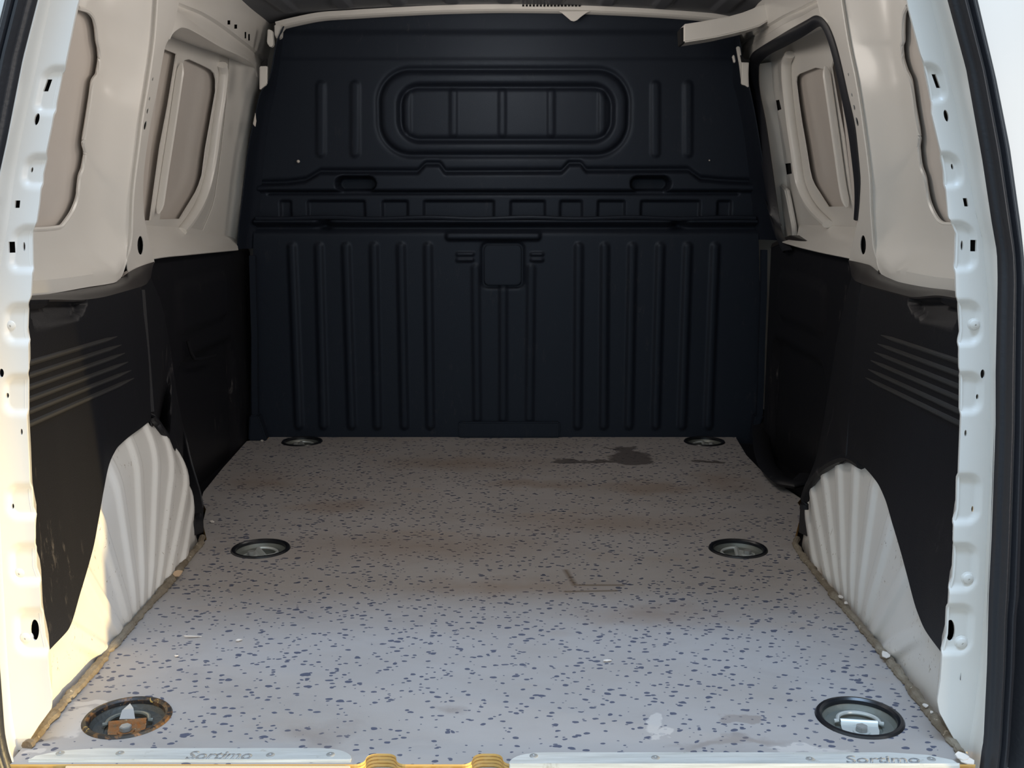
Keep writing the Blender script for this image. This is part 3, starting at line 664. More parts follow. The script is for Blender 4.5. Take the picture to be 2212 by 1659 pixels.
        HO = [(2026, 174, 9, 30, -.35, 1), (2044, 250, 10, 26, -.2, 0), (2061, 360, 5, 13, -.2, 0), (2086, 437, 9, 18, -.2, 1), (2082, 531, 5, 22, 0, 0), (2105, 531, 10, 25, 0, 1), (2123, 808, 10, 20, 0, 0), (2115, 859, 5, 12, 0, 0), (2086, 936, 5, 15, 0, 0), (2105, 1103, 5, 14, 0, 0), (2057, 1366, 20, 47, 0, 0)]
        plugs = [(2108, 702, 10.5), (2094, 1252, 10.5), (2080, 1391, 11)]
    def fpx(L, py_):
        a = np.array(L)
        if py_ < a[0, 1]: return a[0, 0]+(a[1, 0]-a[0, 0])/(a[1, 1]-a[0, 1])*(py_-a[0, 1])
        return np.interp(py_, a[:, 1], a[:, 0])
    yend = inn[-1][1]; PYs = np.linspace(-420, yend, 400); NU = 26; rows = []
    for py_ in PYs:
        a, b_ = fpx(inn, py_), fpx(bnd, py_)
        r_ = []
        for k in range(NU):
            u = k/(NU-1); p = HD(a+(b_-a)*u, py_)
            dep = 0
            for t0, t1 in pk:
                sdv = float(sd_rr(np.array(u*abs(b_-a)), np.array(py_), -20., (t0+t1)/2, 20+.70*abs(b_-a), (t1-t0)/2+2, 24.)); dep += float(sstep(-sdv, -7, 9))
            p = p+np.array((0, .0055*dep, 0)); r_.append(p)
        rows.append(r_)
    pil = grid('rear_pillar', rows, M_PAINT, wall, .003)
    cut(pil, [ell(x, y, a, b_, tl, lambda q, r: HD(q, r), 18, bool(sq)) for x, y, a, b_, tl, sq in HO], (0, .02, 0))
    grid('pillar_shade_sheet', np.array([[HD(fpx(inn, q)+(fpx(bnd, q)-fpx(inn, q))*u, q, .05)+np.array((s*.004, 0, 0)) for u in (.03, .5, 1.)] for q in np.linspace(-420, yend-20, 70)]), M_DARK, wall, .002)  # added dark sheet that stands for the shade inside the hollow pillar
    loft('pillar_side', [[HD(fpx(inn, q), q)+np.array((s*.002, .003, 0)) for q in np.linspace(-420, yend, 90)], [HD(fpx(inn, q), q)+np.array((s*.03, .07, 0)) for q in np.linspace(-420, yend, 90)]], M_PAINT, wall, 80, 3, .002, smooth=False)
    PL = np.linspace(-420, 1700, 130)
    fac = [[HD(fpx(bnd, q), q) for q in PL], [HD(fpx(bnd, q)*.6+fpx(outr, q)*.4, q, .010) for q in PL], [HD(fpx(outr, q), q, -.022) for q in PL]]
    loft('pillar_lip', fac, M_PAINT, wall, 110, 4, .003, across=True)
    for x, y, r_ in plugs:
        c = HD(x, y, .02); k = r_/FPX*np.linalg.norm(c-CAM)
        o = lathe('plug', [(0, 0), (k*1.25, 0), (k*1.25, .001), (k, .002), (k*.88, .0042), (k*.55, .0055), (k*.2, .0058), (k*.16, .0042), (0, .0042)], M_PAINT, pil, 24)
        o.rotation_euler = (math.pi/2+.06, 0, 0); o.location = c+np.array((0, .006, 0))
    # body behind the seal: white jamb above, dark tail-lamp housing below
    qs = np.linspace(-420, 612, 60) if s > 0 else np.linspace(-420, 700, 60)
    loft('body_jamb', [[HD(fpx(outr, q), q, -.012) for q in qs], [HD(fpx(sout, q), q, 0.0) for q in qs], [HD(fpx(sout, q), q, .0)+np.array((s*.30, .05, 0)) for q in qs]], M_PAINT, wall, 60, 4, .002)
    qs = np.linspace(612 if s > 0 else 700, 1720, 60)
    loft('tail_lamp_recess', [[HD(fpx(outr, q), q, -.012) for q in qs], [HD(fpx(sout, q), q, 0.0) for q in qs], [HD(fpx(sout, q), q, .0)+np.array((s*.11, -.09, 0)) for q in qs]], M_RUB, wall, 60, 4, .002)  # outer edge flared rearward, shaped to block the low lamp
    # rubber weatherstrip as its own thing
    seal = empty('door_seal', HD(fpx(outr, 1600), 1600, -.022)); loc = np.array(seal.location)
    tag(seal, 'black ribbed rubber weatherstrip up the %s edge of the rear opening' % SIDE[s], 'seal', 'rear opening seals')
    qs = np.linspace(-420, 1700, 112)
    if True:
        rows = []
        NP = 22
        for q in qs:
            a = HD(fpx(outr, q), q, -.022); b_ = HD(fpx(sout, q), q, -.022); r_ = []
            for k in range(NP):
                u = k/(NP-1); h = .016*max(0, math.sin(math.pi*u))**.6 + .004*math.cos(u*6*math.pi)*math.sin(math.pi*u)
                r_.append(a*(1-u)+b_*u+np.array((0, -h, 0))-loc)
            rows.append(r_)
        grid('rubber_lip', rows, M_RUB, seal, .002)
    WALLS = globals().setdefault('WALLS', {}); WALLS[s] = wall; globals().setdefault('FINN', {})[s] = (inn, fpx)

# ---- left blanked window
win = empty('window_1', (WX(-1, .6, .77), 1.2, .55)); tag(win, 'blanked white steel side window panel with pressed frame, left side', None, None, 'structure')
def off(P, o): return [np.asarray(p)-np.array(o.location) for p in P]
def at(o, ob): ob.location = -np.array(o.location) if False else ob.location; return ob
def child_world(o, parent):
    o.parent = parent; o.location = tuple(-np.array(parent.location)); return o
Yg = np.linspace(.70, 1.80, 14); Zg = np.linspace(.38, 1.10, 14)
child_world(grid('pane', np.array([[(WX(-1, z, .781)-.006*math.sin((z-.38)*4.4), y, z) for z in Zg] for y in Yg]), M_SKIN, None, .002), win)
H = lambda d: (lambda x, y: HW(x, y, d))
h = H(.768)
fo = [h(*q) for q in ((270, 20), (400, 55), (480, 95), (545, 128), (565, 150), (560, 210), (545, 300), (528, 420), (505, 505), (270, 512))]
op1 = [h(*q) for q in ((285, 78), (356, 106), (382, 117), (364, 228), (347, 316), (325, 476), (285, 476))]
op2 = [h(*q) for q in ((409, 128), (440, 142), (455, 150), (463, 158), (467, 172), (467, 197), (456, 260), (445, 322), (437.6, 378.6), (431, 399), (423.5, 416), (389, 472.6), (345, 474), (365, 330), (388, 190), (398, 130))]
child_world(prism('window_frame', fo, (-.003, 0, 0), M_PAINT, None, 0, [op1, op2]), win)
bar = resample([HW(*q, .760) for q in ((392, 136), (388, 160), (373, 262), (356, 372), (345, 446), (341, 462))], 30)
child_world(tube('stiffener', bar, .0048, M_PAINT, None, 8, ry=.009, upv=(1, 0, 0), scale=np.r_[[.3, .8], np.ones(26), [.8, .3]]), win)
bar = resample([HW(*q, .758) for q in ((480, 140), (483, 160), (479, 200), (470, 262), (461, 330), (448, 395), (432, 440), (405, 484), (392, 500))], 40)
child_world(tube('pressed_bead', bar, .010, M_PAINT, None, 10, ry=.013, upv=(1, 0, 0)), win)
child_world(loft('front_pillar', [[HW(*q, .765) for q in ((496, 112), (495, 160), (490, 220), (478, 330), (466, 420), (436, 506))],
      [HW(*q, .745) for q in ((524, 132), (527, 170), (522, 220), (512, 330), (503, 420), (490, 520))],
      [HW(*q, .722) for q in ((548, 140), (557, 168), (551, 215), (535, 330), (523, 430), (511, 540))],
      [HW(*q, .735)+np.array((0, .10, 0)) for q in ((552, 140), (561, 168), (555, 215), (539, 330), (527, 430), (515, 540))]], M_PAINT, None, 50, 5, .002, across=True), win)
child_world(loft('window_sill', [[h(*q) for q in ((300, 486), (340, 490), (390, 492), (450, 500), (505, 506))], [HW(*q, .74) for q in ((300, 520), (345, 516), (400, 516), (460, 514), (508, 512))], [HW(*q, .69) for q in ((300, 566), (345, 558), (400, 552), (460, 546), (514, 541))]], M_PAINT, None, 40, 5, .002, across=True), win)

# ---- right sliding door
door = empty('door_1', (WX(1, .6, .77), 1.2, .55)); tag(door, 'closed sliding door seen from inside, white steel with blanked window, right side', None, None, 'structure')
child_world(grid('pane', np.array([[(WX(1, z, .781)+.006*math.sin((z-.38)*4.4), y, z) for z in Zg] for y in Yg]), M_SKIN, None, .002), door)
fo = [h(*q) for q in ((1640, 120), (1700, 60), (1780, 20), (1920, 60), (1920, 520), (1700, 528), (1684, 500), (1672, 400), (1656, 290), (1643, 200))]
opA = [h(*q) for q in ((1761, 146), (1740, 154), (1726, 160), (1720, 167), (1719, 178), (1724, 220), (1730, 261), (1739, 312), (1747, 363), (1752, 385), (1758, 399), (1788.5, 446.5), (1822, 446), (1804, 294), (1784, 150))]
opB = [h(*q) for q in ((1806, 126), (1799, 131), (1795.4, 146), (1808, 220), (1822, 294), (1836, 405), (1840, 430), (1851, 448), (1890, 448), (1870, 126))]
sq1 = [h(*q) for q in ((1668, 219), (1683, 215), (1688, 236), (1674, 241))]; sq2 = [h(*q) for q in ((1693, 354), (1708, 352), (1710.5, 375), (1695.5, 378))]
child_world(prism('door_frame', fo, (.003, 0, 0), M_PAINT, None, 0, [opA, opB, sq1, sq2]), door)
h2 = H(.775)
child_world(prism('dark_backing', [h2(*q) for q in ((1655, 200), (1694, 200), (1716, 395), (1686, 395))], (.002, 0, 0), M_DARK, None), door)  # added dark sheet for the shade behind the square holes
bar = resample([HW(*q, .757) for q in ((1783, 143), (1788, 175), (1806, 300), (1820, 400), (1828, 440), (1830, 448))], 30)
child_world(tube('stiffener', bar, .0065, M_PAINT, None, 8, ry=.009, upv=(1, 0, 0), scale=np.r_[[.3, .8], np.ones(26), [.8, .3]]), door)
bar = resample([HW(*q, .757) for q in ((1706, 118), (1699, 136), (1700, 185), (1708, 260), (1718, 330), (1726, 385), (1738, 422), (1757, 453), (1788, 484))], 44)
child_world(tube('pressed_bead', bar, .0095, M_PAINT, None, 10, ry=.013, upv=(1, 0, 0)), door)
child_world(prism('hinge_boss', [HW(*q, .762) for q in ((1677, 386), (1690, 392), (1706, 408), (1711, 430), (1722, 488), (1724, 516), (1694, 522), (1688, 480))], (-.014, 0, 0), M_PAINT, None, .004), door)
bar = resample([HW(*q, .74) for q in ((1642, 138), (1646, 183), (1661, 283), (1676, 391), (1688, 505), (1689, 520))], 40)
child_world(from_bm('door_edge', sweep_bm(bar, [(.002, .03), (.002, -.01), (-.002, -.01), (-.002, .03)], upv=(1, 0, 0)), M_PAINT), door)
child_world(loft('window_sill', [[h(*q) for q in ((1728, 487), (1760, 488), (1810, 490), (1880, 494))], [HW(*q, .73) for q in ((1718, 514), (1760, 514), (1810, 514), (1880, 516))], [HW(*q, .69) for q in ((1690, 524), (1730, 536), (1790, 550), (1870, 566))]], M_PAINT, None, 40, 5, .002, across=True), door)
# rubber seal round the sliding-door aperture
o_ = [(1697, 545, .70), (1680, 500, .705), (1652, 370, .71), (1634, 270, .713), (1618, 185, .715), (1617, 142, .715), (1630, 113, .712), (1696, 72, .685), (1750, 42, .662), (1763, 35, .657), (1774.5, 37, .655), (1792, 58, .655), (1809, 104, .655), (1832, 202.5, .655), (1850, 289, .655), (1858.4, 376, .655), (1857, 434, .655), (1853, 476, .655)]
i_ = [(1712, 540, .70), (1688, 500, .715), (1670, 370, .72), (1656, 270, .723), (1641, 188, .725), (1641, 140, .725), (1659, 119, .72), (1700, 97, .70), (1750, 68, .672), (1766, 57, .667), (1774.5, 54, .665), (1786, 66.5, .665), (1803, 116, .665), (1824, 217, .665), (1841, 318, .665), (1851, 400, .665), (1853, 434, .665), (1852, 472, .665)]
A_ = resample([HW(*q) for q in o_], 150); B_ = resample([HW(*q) for q in i_], 150)
seal = empty('door_seal', A_[0]); tag(seal, 'black rubber seal framing the sliding door aperture on the right', 'seal')
rows = []
for k in range(9):
    u = k/8; q = A_*(1-u)+B_*u; q[:, 0] -= np.clip(.45*np.linalg.norm((A_-B_)[:, 1:], axis=1), .002, .012)*math.sin(math.pi*u)*np.linspace(1, .35, len(q)); rows.append(q-A_[0])
grid('rubber_lip', np.stack(rows, 1), M_RUB, seal, .003)
# roof cross-bow stub on the right
bow = [(1477, 52), (1510, 47), (1540, 41.6), (1575, 35), (1604, 27), (1625, 19), (1640, 12), (1665, 8), (1668, 40), (1642, 56), (1610, 66), (1576, 74), (1548, 80.5), (1522, 85), (1477, 92)]
o = prism('roof_bow', [HY(x, y, 1.40) for x, y in bow], (0, .075, 0), M_PAINT, None, .003)
o.parent = WALLS[1]
o = prism('bow_end_cap', [HY(x, y, 1.404) for x, y in ((1471, 60), (1480, 58), (1480, 93), (1473, 94))], (0, .06, 0), M_DARK, None, .001); o.parent = WALLS[1]

# ================================================================ THINGS
# ---- wheel arches
ARCH = {}
for s in (-1, 1):
    ph = np.radians(np.arange(-6, 196.1, .5)); rs = np.r_[np.linspace(.06, RR-RHO, 14), RR-RHO+RHO*np.sin(np.radians(np.arange(6, 91, 6)))]
    rows = []
    ribs = np.radians(np.arange(31, 150, 14.0))
    for a in ph:
        r_ = []
        for k, rr_ in enumerate(rs):
            y, z = YC+rr_*math.cos(a), ZC+rr_*math.sin(a)
            x = arch_x(y, z)
            fil = max(0, (rr_-(RR-RHO))/RHO); nxn = math.sqrt(max(0, 1-fil*fil)); nr = fil
            w_ = 0
            for q in ribs:
                dd = abs(a-q)*max(rr_, .17)
                w_ += 1-sstep(dd, .007, .019)
            w_ = w_*float(sstep(rr_, .10, .2))*float(sstep(y, .12, .26))*.0062
            P = np.array((s*(x-w_*nxn), y+w_*nr*math.cos(a), z+w_*nr*math.sin(a)))
            P[0] += s*.014*float(sstep(y, .66, .80))*float(sstep(-z, -.16, -.03))
            P[2] = max(P[2], -.03); P[1] = max(P[1], .03); r_.append(P)
        x = arch_x(YC+RR*math.cos(a), ZC+RR*math.sin(a))
        r_.append(np.array((s*.79, max(.03, YC+RR*math.cos(a)), max(-.03, ZC+RR*math.sin(a)))))
        rows.append(r_)
    base = np.array((s*X0, YC, 0.0))
    o = fast_grid('wheel_arch', np.array(rows)-base, M_ARCH); o.location = base
    if s > 0:                                           # this arch is trimmed lower under its lining
        line = np.array([(1600, 1120), (1735, 1080), (1742, 1062), (1763, 1027), (1798, 998), (1829.5, 984), (1861, 990), (2100, 990)])
        bmx = bmesh.new(); bmx.from_mesh(o.data)
        kill = [f for f in bmx.faces if (lambda q: q[1] < np.interp(q[0], line[:, 0], line[:, 1])-1 and f.calc_center_median().y+base[1] > .40)(prj(np.array(f.calc_center_median())+base))]
        bmesh.ops.delete(bmx, geom=kill, context='FACES'); bmx.to_mesh(o.data); bmx.free()
    tag(o, 'white ribbed steel wheel arch with scratches, %s side%s' % (SIDE[s], ', partly in warm sunlight' if s < 0 else ''), 'wheel arch', 'wheel arches'); ARCH[s] = o
# ---- black side linings (rear part over the arch, with louvres)
LOW = {-1: [(60, 1470), (104, 1408), (145, 1364), (174, 1280), (200, 1190), (214, 1118), (224, 1060), (237, 1000), (246, 980), (256, 964), (289, 936), (327, 907)],
       1: [(2075, 1470), (2035, 1412), (2000, 1364), (1980, 1318), (1960, 1245.5), (1945, 1190), (1928, 1132.7), (1910.5, 1075), (1893, 1040), (1861, 1005), (1845, 994), (1829.5, 990)]}
LED = {-1: [(10, 650), (62, 648), (116, 647), (185, 647), (231, 640), (278, 627), (305, 619)],
       1: [(2125, 652), (2065, 648), (2035, 643), (1960, 643), (1919, 632), (1876, 620), (1860, 614)]}
BAK = {-1: [(-10, 652), (50, 644), (130, 631), (185, 621), (246, 611), (260, 602), (278, 588), (304, 575), (334, 565)],
       1: [(2145, 648), (2090, 639), (2065, 634), (2006, 624), (1948, 612.6), (1916, 602.5), (1893, 588), (1876, 575), (1834, 564)]}
FRA = {-1: [(305, 619), (315, 760), (327, 907), (344, 924), (370, 965), (390.6, 1002.5), (417, 1046), (430, 1080), (431, 1127), (432, 1160)],
       1: [(1860, 614), (1848, 760), (1829.5, 990), (1798, 1002), (1780, 1014), (1763, 1031), (1743, 1066), (1737, 1104), (1735.5, 1135), (1735, 1162)]}
FRB = {-1: [(326, 600), (350, 660), (372, 780), (384, 860), (400, 940), (413, 1000), (425, 1040), (434, 1075), (439, 1110), (440, 1150)],
       1: [(1843, 596), (1826, 660), (1803, 780), (1790, 860), (1776, 940), (1762, 1000), (1750, 1030), (1738, 1062), (1731, 1100), (1728, 1150)]}
SCP = {-1: [(64, 664), (120, 654), (188, 650), (176, 676), (160, 690), (75, 706)], 1: [(2074, 664), (2016, 648), (1960, 646), (1972, 672), (1990, 686), (2061, 704)]}
LOU = {-1: [((50, 787), (253, 727)), ((50, 814.5), (262, 745)), ((46, 842), (269, 763)), ((45, 868.5), (276, 782)), ((45, 895), (283, 800)), ((48, 922), (289, 817))],
       1: [((2086, 785), (1903, 724)), ((2088, 814), (1896, 743)), ((2090, 842), (1889, 761)), ((2090, 868), (1881.5, 779)), ((2090, 896), (1876, 798)), ((2090, 922), (1870, 816))]}
def inpoly(p, L):
    x, y = p; c = False
    for (x0, y0), (x1, y1) in zip(L, L[1:]+L[:1]):
        if (y0 > y) != (y1 > y) and x < (x1-x0)*(y-y0)/(y1-y0)+x0: c = not c
    return c
for s in (-1, 1):
    t = empty('side_lining', (s*.61, .40, .0)); loc = np.array(t.location)
    tag(t, 'black plastic quarter lining with slanted louvres above the %s wheel arch' % SIDE[s], 'lining', 'black side linings')
    lo = resample([HA(x, y, .013) for x, y in LOW[s]], 120); led = [HX(x, y, s*.618) for x, y in LED[s]]; hi = resample(led, 120)
    NV = 70; rows = []
    for k in range(NV):
        u = k/(NV-1); q = lo*(1-u)+hi*u; q[:, 0] -= s*.004*math.sin(math.pi*u); rows.append(q)
    P = np.stack(rows, 1)
    px_ = prj(P); top = SCP[s]
    for i in range(P.shape[0]):
        for j in range(P.shape[1]):
            if inpoly(tuple(px_[i, j]), top):
                f_ = np.clip((px_[i, j, 1]-648)/56, 0, 1); P[i, j, 0] += s*(.015*(1-f_)+.002)
    panel = fast_grid('panel', P-loc, M_CLAD, t)
    ledb = [HW(x, y, .648) for x, y in BAK[s]]
    ledf = led+[HX(*FRB[s][0], s*.640)]
    loft('ledge', [[p-loc for p in ledf], [p-loc+np.array((0, 0, .004)) for p in ((np.array(a)+np.array(b_))/2 for a, b_ in zip(resample(ledf, 40), resample(ledb, 40)))], [p-loc for p in ledb]], M_LEDGE, t, 60, 4, .003, across=True)
    fa = [HX(FRA[s][0][0], FRA[s][0][1], s*.618), None]+[HA(x, y, .012) for x, y in FRA[s][2:]]
    for q in range(3, len(fa)): fa[q] = HA(*FRA[s][q], 0)+np.array((s*.014, .016, -.002))*min(1, (q-3)*.4)
    fa[1] = (fa[0]+fa[2])/2
    xb = [.640, .650, .655, .652, .645, .635, .622, .610, .602, .600]
    fb = [HX(x, y, s*q) for (x, y), q in zip(FRB[s], xb)]
    loft('arch_front_cover', [[p-loc for p in fa], [p-loc for p in fb]], M_CLAD, t, 60, 8, .0025)
    if s > 0:
        lip = resample([HA(x, y, .006) for x, y in ((1861, 1003), (1845, 993), (1829.5, 989), (1798, 1000), (1780, 1012), (1763, 1029), (1750, 1047), (1743, 1064), (1738, 1084), (1737, 1100))], 40)
        tube('trim_lip', lip-loc, .0085, M_CLAD, t, 8)
    if s < 0:
        lip = resample([fa[0]+np.array((0, 0, -.006)), fa[1], fa[2]+np.array((0, 0, .004)), HA(337, 912, .008), HA(346, 926, .006), HA(358, 944, .003)], 40, False)
        tube('trim_lip', lip-loc, .0075, M_CLAD, t, 8)
    fc = [np.array((s*.715, p[1]+.03, p[2])) for p in fb]
    loft('front_return', [[p-loc for p in fb], [p-loc for p in fc]], M_CLAD, t, 50, 3, .0025)
    t_ = BVHTree.FromPolygons([tuple(p) for p in P.reshape(-1, 3)], [tuple(f.vertices) for f in panel.data.polygons])
    for (x0, y0), (x1, y1) in LOU[s]:
        pts = []
        for u in np.linspace(0, 1, 26):
            r_ = t_.ray_cast(Vector(CAM), Vector(ray(x0+(x1-x0)*u, y0+(y1-y0)*u)).normalized())[0]
            if r_ is not None: pts.append(np.array(r_)-loc)
        if len(pts) > 6:
            prof = [(.000, .0045), (.0055, .002), (.006, -.0015), (.001, -.006), (-.004, -.004), (-.004, .004)]
            if s > 0: prof = [(a, b_) for a, b_ in prof]
            sc = .66*np.r_[np.linspace(1.15, 1.0, len(pts)-3), [.75, .5, .2]]
            pts = np.array(pts)
            # profile x axis must face the inside of the van
            if np.cross(pts[-1]-pts[0], (0, 0, 1))[0]*-s < 0: prof = [(-a, b_) for a, b_ in prof]
            o = from_bm('louvre', sweep_bm(pts, prof, scale=sc), M_LOUV, t)
# ---- black front linings (recessed, between arch and bulkhead)
for s in (-1, 1):
    t = empty('front_lining', (s*.71, 1.3, 0.0)); loc = np.array(t.location)
    tag(t, 'recessed black plastic wall lining between %s wheel arch and bulkhead' % SIDE[s], 'lining', 'black front linings')
    topl = [(300, 562), (334, 555), (400, 548), (470, 541), (511, 538), (545, 545)] if s < 0 else [(1880, 572), (1834, 559), (1780, 545), (1730, 532), (1696, 520), (1660, 536)]
    tops = resample([HX(x, y, s*.705) for x, y in topl], 60, False)
    Zt = tops[:, 2]; Yt = tops[:, 1]
    rows = []
    for i in range(60):
        r_ = []
        for k in range(60):
            u = k/59; z = -.036+(Zt[i]+.036)*u; y = Yt[i]
            d = -.010*float(sstep(-sd_rr(np.array(y), np.array(z), 1.34, .13, .24, .17, .06), -.012, .012))
            d += .006*float(sstep(-sd_rr(np.array(y), np.array(z), 1.32, .42, .20, .055, .03), -.008, .008))
            r_.append(np.array((s*(.712-d*1.6), y, z))-loc)
        rows.append(r_)
    fast_grid('panel', np.array(rows), M_CLAD, t)
    bk = [np.array((s*.745, p[1], p[2]+.012)) for p in tops]
    rd = [np.array((s*.718, p[1], p[2]+.012)) for p in tops]
    loft('top_edge', [[p-loc+np.array((s*.007, 0, 0)) for p in tops], [p-loc for p in rd], [p-loc for p in bk]], M_LEDGE, t, 50, 4, .002, across=True)
    box('step_floor', np.array((min(s*.55, s*.73), .80, -.035))-loc, np.array((max(s*.55, s*.73), 1.725, -.019))-loc, M_CLAD, t, .002)
    if s > 0:
        cv = resample([HZ(x, y, z) for x, y, z in ((1642, 890, .06), (1643, 940, .03), (1650, 985, .02), (1666, 1018, .02), (1690, 1041, .02), (1718, 1046, .02), (1742, 1030, .03))], 30)
        tube('step_lip', cv-loc, .022, M_CLAD, t, 10, ry=.010)
    else:
        cv = resample([HX(x, y, -.70) for x, y in ((405, 735), (412, 760), (422, 776), (440, 774), (465, 768))], 20)
        tube('pressed_crease', cv-loc, .004, M_CLAD, t, 8)

# ---- sealant beads along the floor edges
for s, L in ((-1, [(437, 1160), (432, 1176), (400, 1215), (350, 1276), (300, 1332), (243, 1398), (190, 1462), (140, 1517), (95, 1568), (58, 1612)]), (1, [(1722, 1163), (1719, 1178), (1745, 1216), (1800, 1284), (1850, 1342), (1905, 1408), (1950, 1464), (2000, 1528), (2045, 1586), (2078, 1628)])):
    pth = resample([HZ(x, y, .003) for x, y in L], 150)
    pth[:, 0] += RNG.normal(0, .0010, 150); sc = 1+.30*np.convolve(RNG.normal(0, 1, 160), np.ones(5)/5, 'same')[:150]
    o = tube('sealant_bead', pth-pth[0], .0068, M_BEAD, None, 8, scale=np.clip(sc, .5, 1.6), ry=.006); o.location = pth[0]
    tag(o, 'dirty brown sealant bead along the %s edge of the floor board' % SIDE[s], 'sealant', 'sealant beads')

# ---- lashing rings
def ring(c, rot, rusty, label, dim=False):
    t = empty('lashing_ring', (c[0], c[1], 0.0)); tag(t, label, 'lashing ring', 'floor lashing rings')
    lathe('rim', [(RINGR-.0095, -.004), (RINGR-.009, .001), (RINGR-.006, .0035), (RINGR-.002, .0030), (RINGR, .0002), (RINGR-.001, -.001)], M_RRIM if rusty else M_RIM, t, 48)
    lathe('bowl', [(RINGR-.0075, -.001), (RINGR-.0095, -.006), (RINGR-.013, -.011), (.030, -.0135), (.0295, -.0150), (0, -.0155)], M_DIRTY if rusty else M_ZINC, t, 44)
    inner = []
    # bail: D-shaped wire
    n = 26; pth = [(.026*math.cos(a), .006+.025*math.sin(a), -.0065-.002*math.sin(a)) for a in np.linspace(0, math.pi, n)]
    pth = [(.031, .002, -.0075), (.027, .002, -.007)]+pth[1:-1]+[(-.027, .002, -.007), (-.031, .002, -.0075)]
    inner.append(tube('bail', pth, .0028, M_BRIGHT if not rusty else M_ZINC, t, 8))
    # strap bracket with rolled top and rounded lower end
    P = []
    for k, (y, z) in enumerate([(.006, -.0085), (.0045, -.0045), (.0015, -.003), (-.0015, -.0045), (-.004, -.009), (-.012, -.0105), (-.020, -.0108), (-.028, -.011), (-.033, -.0112)]):
        hw = .0235 if y > -.012 else .0235-.012*((-.012-y)/.021)**2
        P.append([(x, y, z) for x in np.linspace(-hw, hw, 7)])
    inner.append(grid('bracket', P, M_RUST if rusty else M_BRIGHT, t, .0015))
    br = inner[-1]
    (lathe('washer', [(0, -.0085), (.0105, -.0085), (.0108, -.0098), (.0105, -.0108)], M_RUST if rusty else M_BRIGHT, br, 20, (.0, -.018, 0)))
    lp = [(.0080*math.cos(math.pi/3*k+.3), -.018+.0080*math.sin(math.pi/3*k+.3), -.0085) for k in range(6)]
    prism('bolt', lp, (0, 0, .0070), M_SCREW, br, .0009)
    for o in inner:
        o.rotation_euler = (0, 0, math.radians(rot))
    return t
ring(RINGS[0], 12, True, 'rusty lashing ring in its floor cup, near left corner')
ring(RINGS[1], -8, False, 'clean lashing ring with bright bracket in black rim, near right corner')
ring(RINGS[2], -62, False, 'lashing ring beside the front end of the left wheel arch')
ring(RINGS[3], 82, False, 'lashing ring beside the front end of the right wheel arch')
ring(RINGS[4], -70, False, 'lashing ring at the foot of the bulkhead, left corner')
ring(RINGS[5], 85, False, 'lashing ring at the foot of the bulkhead, right corner')
P = HZ(276, 1541)
sh_ = prism('plastic_shard', [(-.010, -.006, 0), (.010, -.008, 0), (.006, .010, .001), (.001, .018, .002), (-.008, .008, .001)], (0, 0, .0012), M_SHEEN); sh_.location = (P[0], P[1], -.003); sh_.rotation_euler = (.35, 0, .2)
tag(sh_, 'clear plastic shard lying in the rusty lashing ring', 'shard')

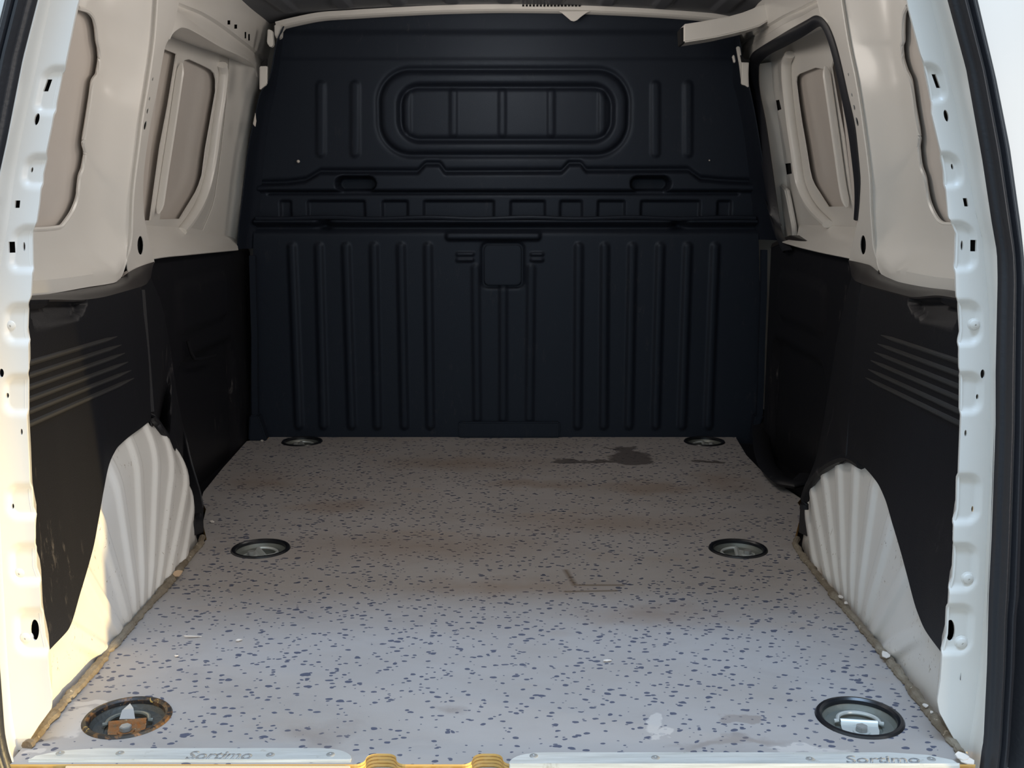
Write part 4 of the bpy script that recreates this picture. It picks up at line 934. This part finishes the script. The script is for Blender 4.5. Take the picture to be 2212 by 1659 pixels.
# ---- aluminium edge strips with lettering
def strip(xa, xb, side, label, text_px, screws):
    t = empty('edge_strip', (0, yS, 0)); tag(t, label, 'edge strip', 'aluminium edge strips')
    y0, y1 = HZ(400 if side < 0 else 1600, 1645 if side < 0 else 1654)[1], HZ(400 if side < 0 else 1600, 1619 if side < 0 else 1628)[1]
    r_ = .030; sgn = 1 if side < 0 else -1
    xi, xo = (xb, xa) if side < 0 else (xa, xb)       # inner rounded end, outer tapered end
    cvx = [(xi-sgn*r_*1.7*(1-math.cos(a)) if False else xi-sgn*.045*(1-math.sin(a)), y0+(y1-y0)*(1-math.cos(a))**.8) for a in np.linspace(math.pi/2, 0, 8)]
    end = []
    for a in np.linspace(0, 1, 10): end.append((xi-sgn*.050*a**1.6, y0+.004+(y1-y0-.004)*min(1, (1-(1-a)**2.2))))
    tp = [(xo+sgn*.075, y1), (xo+sgn*.03, y1-.006), (xo+sgn*.004, y0+.010), (xo, y0)]
    lp = [(x, y, .0) for x, y in [(xi, y0)]+end+tp]
    lp = [(x, y-yS, z) for x, y, z in lp]
    prism('top_plate', lp, (0, 0, .0022), M_ALU, t, .0006)
    xs_ = sorted((xo, xi))
    box('front_lip', (xs_[0], y0-yS-.0025, -.0045), (xs_[1], y0-yS, .0022), M_ALU, t, .0009)
    box('edge_cover', (xs_[0]+(.048 if side < 0 else 0), -.0040, -.0185), (xs_[1], -.0006, min(-.001, -.001)), M_SILL, t, .0008)
    box('drip_groove', (xs_[0], y0-yS-.0015, .0018), (xs_[1], y0-yS+.0006, .0034), M_ALU, t, .0004)
    for sx_ in screws:
        P = HZ(*sx_, .0022)
        lathe('screw', [(0, .0002), (.0014, .0002), (.0020, .0007), (.0046, .0008), (.0052, .0004), (.0052, 0)], M_SCREW, t, 16, (P[0], P[1]-yS, .0022))
    cu = bpy.data.curves.new('lettering', 'FONT'); cu.body = 'Sortimo'; cu.size = 1.0; cu.shear = .22; cu.offset = .018; cu.extrude = .0; cu.resolution_u = 3
    to = bpy.data.objects.new('tmp_text', cu); COL.objects.link(to); bpy.context.view_layer.update()
    me = bpy.data.meshes.new_from_object(to.evaluated_get(bpy.context.evaluated_depsgraph_get())); bpy.data.objects.remove(to, do_unlink=True)
    co = np.array([v.co[:] for v in me.vertices]); mn, mxv = co.min(0), co.max(0)
    (ax, ay), (bx_, by) = text_px; A, B = HZ(ax, ay, .0028), HZ(bx_, by, .0028)
    for v in me.vertices:
        u = (v.co.x-mn[0])/(mxv[0]-mn[0]); q = (v.co.y-mn[1])/(mxv[1]-mn[1])
        v.co = (A[0]+(B[0]-A[0])*u, A[1]+(B[1]-A[1])*q-yS, .0027)
    bmt = bmesh.new(); bmt.from_mesh(me)
    r2 = bmesh.ops.extrude_face_region(bmt, geom=bmt.faces[:]); bmesh.ops.translate(bmt, verts=[g for g in r2['geom'] if isinstance(g, bmesh.types.BMVert)], vec=(0, 0, -.0005))
    o = from_bm('lettering', bmt, M_LET, t, smooth=False); o['label'] = 'grey bold lettering'
    return t
strip(HZ(66, 1640)[0], HZ(760, 1640)[0], -1, 'aluminium edge strip with sharp grey lettering on the left of the sill', ((399, 1640), (549, 1622)), [(130, 1627), (259, 1627), (584, 1631), (714, 1630), (420, 1614)][:4])
strip(HZ(1100, 1646)[0], HZ(2066, 1646)[0], 1, 'worn aluminium edge strip with faint grey lettering on the right of the sill', ((1830, 1648), (1980, 1632)), [(1153, 1633), (1416, 1637), (1750, 1640), (2012, 1640)])

# ---- flakes and scraps lying about
def chip(px_, py_, w_, d_, label, mat=M_CHIP, name='paint_chip', z=.0015, group='paint chips on the floor', rot=0., n=7, tilt=.25, seed=0):
    rg = random.Random(seed or int(px_*7+py_)); P = HZ(px_, py_, z); k = np.linalg.norm(P-CAM)/FPX
    lp = []
    for i in range(n):
        a = 2*math.pi*i/n; r_ = rg.uniform(.75, 1.1); lp.append((w_/2*k*math.cos(a)*r_, d_/2*k*math.sin(a)*r_, rg.uniform(0, .0012)))
    bm = prism_bm(lp, (0, 0, .0014), 0)
    o = from_bm(name, bm, mat, None, smooth=False); o.location = (P[0], P[1], z); o.rotation_euler = (tilt*.5, tilt*.3, rot)
    tag(o, label, 'debris', group); return o
chip(1913, 1416, 19, 26, 'large white paint chip on the right sealant bead, nearest the sill of three', z=.010)
chip(1798, 1288, 12, 14, 'white paint chip on the floor just left of the right sealant bead')
chip(1816, 1291, 12, 14, 'white paint chip sitting on the right sealant bead beside another chip', z=.010)
chip(1827, 1304, 8, 12, 'tiny white crumb on the right sealant bead below two chips', z=.010)
chip(1999, 1526, 11, 13, 'white crumb on the right sealant bead above the near right lashing ring', z=.010)
chip(2012, 1540, 6, 9, 'tiniest white crumb near the right rear corner of the floor', z=.009)
chip(383, 1240, 22, 30, 'tan paint chip against the left sealant bead by the wheel arch', mat=M_CHIPT, z=.009)
chip(577, 946, 9, 16, 'small tan scrap at the foot of the bulkhead, left corner', mat=M_CHIPT)
chip(566, 953, 6, 8, 'small white crumb at the left foot of the bulkhead')
chip(1312, 1428, 20, 6, 'thin white splinter lying in the middle of the speckled floor', rot=.2)
chip(415, 1376, 38, 5, 'long pale straw on the floor near the left wheel arch', rot=.15, name='straw', group='straws on the floor')
chip(516, 1384, 15, 5, 'short pale straw on the floor right of the long straw', rot=.6, name='straw', group='straws on the floor')
chip(381, 1418, 9, 5, 'white crumb on the floor below the long straw')
chip(2078, 1636, 26, 26, 'lump of white filler at the right rear corner of the floor', z=.006, name='filler_lump', group='filler lumps')
chip(2088, 1644, 30, 24, 'white filler smear beside the right end of the aluminium strip', z=.004, name='filler_lump', group='filler lumps')
chip(458, 1128, 10, 12, 'white sliver on the floor by the front of the left wheel arch', rot=.8)
# ---- ground outside
g = grid('ground', np.array([[(x, y, -.62) for y in (-14, 14)] for x in (-14, 14)]), M_GROUND, None, .05, smooth=False); tag(g, 'grey asphalt ground', None, None, 'structure')
# hinge bracket seen past the right seal
hb = HD(2200, 1490, .06); o = box('hinge_bracket', hb+np.array((-.015, 0, -.012)), hb+np.array((.12, .02, .012)), M_PAINT, WALLS[1], .004)
